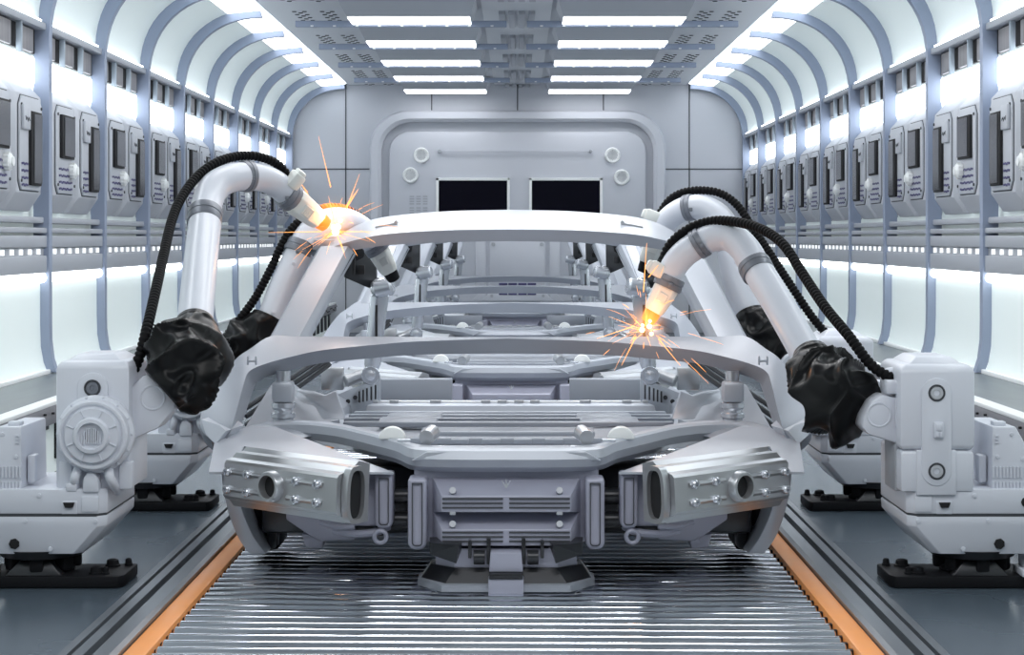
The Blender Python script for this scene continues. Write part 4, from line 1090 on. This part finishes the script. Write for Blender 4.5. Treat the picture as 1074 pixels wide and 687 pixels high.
FL = dict(r=.069, r2=.068, seed=4.1, hq=.0195, amp=.9, nozzle=BLACK,
    tube=[(283, 341, 8.45), (297, 303, 8.5), (316, 262, 8.55)],
    elbow=[(318, 258, 8.55), (324, 247, 8.58), (335, 236, 8.62), (350, 231, 8.68), (366, 233, 8.74), (380, 241, 8.80), (391, 253, 8.84), (398, 263, 8.85)],
    clamps=[((311.5, 267.5, 8.54), (317.5, 256, 8.56), .069), ((393, 256, 8.84), (398, 263, 8.85), .060)],
    head=[(397, 263, 8.85), (409, 285, 8.88)], hr=.052,
    sleeve=[(282, 333, 8.45, .080), (278, 340, 8.44, .090), (269, 348, 8.43, .098), (259, 358, 8.42, .108), (250, 368, 8.41, .105), (240, 376, 8.40, .09), (228, 386, 8.40, .07)],
    hot=[(322, 226, 8.60), (342, 218, 8.66), (360, 219, 8.72), (374, 225, 8.775)],  # hose stretch that carries the painted weld light
    hose=[(228, 372, 8.44), (236, 355, 8.42), (252, 334, 8.42), (268, 312, 8.46), (284, 282, 8.5), (294, 260, 8.53), (306, 240, 8.56), (322, 226, 8.60), (342, 218, 8.66), (360, 219, 8.72), (376, 226, 8.78), (386, 234, 8.82)])
NR = dict(r=.063, r2=.063, seed=7.7, hq=.0195, amp=1.0, bx=.0,
    tube=[(851, 380, 6.95), (820, 325, 7.15), (793, 281, 7.35)],
    elbow=[(791, 278, 7.35), (781, 261, 7.4), (766, 248.5, 7.45), (748, 249, 7.48), (733, 256, 7.5), (718, 266, 7.5), (707, 279, 7.5), (702, 293, 7.5)],
    clamps=[((796, 287.5, 7.32), (790.5, 277, 7.36), .064), ((738.5, 252.5, 7.49), (729.5, 258, 7.5), .060), ((704.5, 290, 7.5), (699, 302, 7.5), .057)],
    head=[(699.5, 301, 7.5), (685, 327, 7.5)], hr=.050, knob=(690, 283, 7.49), ks=1,
    sleeve=[(850, 371, 6.93, .069), (853, 378, 6.90, .082), (858, 388, 6.85, .105), (866, 402, 6.78, .130), (876, 415, 6.70, .146), (887, 426, 6.64, .142), (897, 434, 6.60, .120)],
    hose=[(941, 397, 6.56), (930, 394, 6.56), (912, 381, 6.58), (890, 352, 6.65), (866, 323, 6.8), (843, 289, 6.98), (822, 257, 7.12), (800, 241, 7.25), (776, 233.5, 7.36), (752, 231.5, 7.45), (731, 236, 7.5), (712, 247, 7.52), (700, 261, 7.52), (694, 280, 7.51)])
FR = dict(r=.066, r2=.064, seed=11.2, hq=.0195, amp=.9, nozzle=BLACK,
    tube=[(789, 338, 8.6), (773, 298, 8.65), (766, 262, 8.7)],
    elbow=[(766, 262, 8.7), (763, 243, 8.72), (754, 227, 8.75), (738, 218, 8.78), (722, 218, 8.8), (707, 225, 8.84), (695, 237, 8.87), (688, 249, 8.88)],
    clamps=[((727, 217, 8.79), (719, 218.5, 8.81), .061), ((691, 243, 8.88), (687, 251, 8.88), .056)],
    head=[(688, 250, 8.88), (678, 276, 8.88)], hr=.050, knob=(684, 227, 8.86), ks=1,
    sleeve=[(787, 328, 8.6, .074), (790, 336, 8.58, .090), (796, 346, 8.55, .100), (804, 356, 8.52, .108), (814, 364, 8.48, .100), (824, 370, 8.45, .085)],
    hubs=[((834, 386, 8.32), (834, 386, 8.52), .075)],
    hose=[(868, 352, 8.42), (850, 330, 8.45), (830, 300, 8.5), (805, 262, 8.6), (790, 240, 8.66), (774, 216, 8.72), (756, 203, 8.76), (735, 199.5, 8.8), (716, 202, 8.84), (702, 210, 8.87), (692, 224, 8.88)])
robot(-1, False, 'white welding robot with disc motor, torch sparking at the windscreen pillar top', NL)
robot(-1, True, 'white disc-motor robot reaching over the roof, behind the one sparking at the pillar', FL)
robot(1, False, 'white welding robot with oval capped column, torch sparking on the cowl bar', NR)
robot(1, True, 'white capped-column robot largely hidden behind the one sparking on the cowl', FR)

# ------------------------------------------------------------------ welding arcs
def arc(c, name_label, spray_label, rad, n, seed, blobs, up):
    rnd = random.Random(seed)
    t = thing('welding_arc', name_label, 'arc', c)
    m = MB()
    for (dx, dy, dz, q) in blobs: m.ball(c + Vector((dx, dy, dz)), q, 14, 9)
    m.build('arc_core', ARC, t)
    me = MB(); me.ball(Vector(), 1.0, 24, 14); pl = me.build('arc_plume_halo', PLUME_HALO, t, origin=(0, 0, 0)); pl.location = up; pl.scale = (rad, rad, rad * 1.05)
    m = MB()
    for k in range(n):
        a = rnd.uniform(0, 2 * PI); el = rnd.uniform(-.45, 1.2); v0 = rnd.uniform(.5, 2.6) if k % 4 else rnd.uniform(2.2, 4.0)
        d = Vector((math.cos(a) * math.cos(el), -abs(math.sin(a) * math.cos(el)) * .5, math.sin(el))) * v0
        t0 = rnd.uniform(.02, .10); dt = rnd.uniform(.015, .06)
        pts = [c + d * tt + Vector((0, 0, -4.9 * tt * tt)) for tt in (t0, t0 + dt * .5, t0 + dt)]
        w_ = rnd.uniform(.0006, .0014); m.tube(pts, [w_ * .5, w_, w_ * .4], 5)
    for k in range(9):  # starburst glare round the arc, drawn as thin glowing spikes
        a = rnd.uniform(0, 2 * PI); d = Vector((math.cos(a), -.3, math.sin(a))); l1 = rnd.uniform(.06, .17)
        m.tube([c + d * .02, c + d * l1], [.0013, .0003], 5)
    if seed == 5:  # longer glare streaks, shaped as tapering tubes among the sparks
        for dx, dz, x2, z2 in ((-.06, 0, -.30, -.004), (.02, .0, .20, .0), (-.02, .20, -.075, .43), (-.10, .13, -.18, .26), (.05, .1, .11, .26)):
            m.tube([c + Vector((dx, -.02, dz)), c + Vector((x2, -.02, z2))], [.0022, .0005], 5)
    else:
        for dx, dz, x2, z2 in ((-.01, .16, .003, .36), (.01, .22, .05, .27), (-.04, -.02, -.10, -.14), (.05, -.03, .14, -.14), (-.05, .02, -.20, -.03)):
            m.tube([c + Vector((dx, -.03, dz)), c + Vector((x2, -.03, z2))], [.002, .0008], 5)
    sp = m.build('weld_sparks_and_glare', SPARK, origin=c)
    tag(sp, spray_label, 'sparks', kind='stuff')
    l = bpy.data.lights.new('arc_light', 'POINT'); l.energy = 1.4; l.color = (1, .42, .14); l.shadow_soft_size = .03
    lo = bpy.data.objects.new('arc_glow_light', l); COL.objects.link(lo); lo.location = up + Vector((0, -.10, .03)); lo.parent = t
W1 = P(352, 243, 8.16)
arc(W1, 'white-hot welding arc where the windscreen pillar meets the roof header', 'orange sparks and glare spikes spraying from the roof corner weld', .15, 38, 5,
    [(0, 0, 0, .017), (.010, .0, .022, .014), (-.010, 0, .02, .012), (.02, .01, .05, .010)], Vector((0, 0, .035)))
W2 = P(677, 347, 7.42)
arc(W2, 'white-hot welding arc on the cowl bar below the torch', 'orange sparks and glare spikes scattering over the cowl bar', .13, 38, 9,
    [(-.014, 0, .004, .011), (-.012, 0, .022, .007), (.016, 0, .018, .010), (.018, 0, .04, .007), (.024, .0, -.012, .008)], Vector((.005, 0, .03)))
# ================================================================== camera and light
cam = bpy.data.cameras.new('camera'); co = bpy.data.objects.new('camera', cam); COL.objects.link(co)
co.location = (0, 0, H); co.rotation_euler = (PI / 2, 0, 0)
cam.sensor_width = 36; cam.lens = F / 1074 * 36
cam.shift_x = -(VX - 537) / 1074; cam.shift_y = -(343.5 - VY) / 1074
cam.clip_start = .05; cam.clip_end = 100
scene.camera = co
def area(name, loc, rot, sx, sy, e, col=(1, 1, 1)):
    l = bpy.data.lights.new(name, 'AREA'); l.shape = 'RECTANGLE'; l.size = sx; l.size_y = sy; l.energy = e; l.color = col
    o = bpy.data.objects.new(name, l); COL.objects.link(o); o.location = loc; o.rotation_euler = rot; return o
# the hall's near cove lamps; ceiling fills added and placed for nose and rollers
for sg in (-1, 1):
    area('cove_light', (XR + sg * 2.42, 6.0, 3.2), (0, sg * .15, 0), .34, 7.0, 42, (.95, .98, 1))
    for y in (11.7, 9.8, 4.0, 2.6): area('ceiling_fill', (XR + sg * .73, y, 3.14), (0, 0, 0), 1.42, .45, 24)  # wide ceiling fills; the nearest added to light the car nose
    area('ceiling_fill', (XR + sg * .73, 8.4, 3.14), (0, 0, 0), 1.42, .5, 17)  # added fill, widened so the front rollers reflect a bright band
    area('wall_light', (XR + sg * 2.95, 5.0, 1.0), (0, sg * PI / 2, 0), .6, 9.0, 4, (.92, .97, 1))
w = bpy.data.worlds.new('hall_air'); scene.world = w; w.use_nodes = True
w.node_tree.nodes['Background'].inputs['Color'].default_value = (.72, .84, 1, 1)
w.node_tree.nodes['Background'].inputs['Strength'].default_value = .04
vs = scene.view_settings
vs.view_transform = 'Standard'; vs.look = 'None'; vs.exposure = -0.06; vs.gamma = 1.0; vs.use_curve_mapping = False
scene.cycles.max_bounces = 8; scene.cycles.use_denoising = True
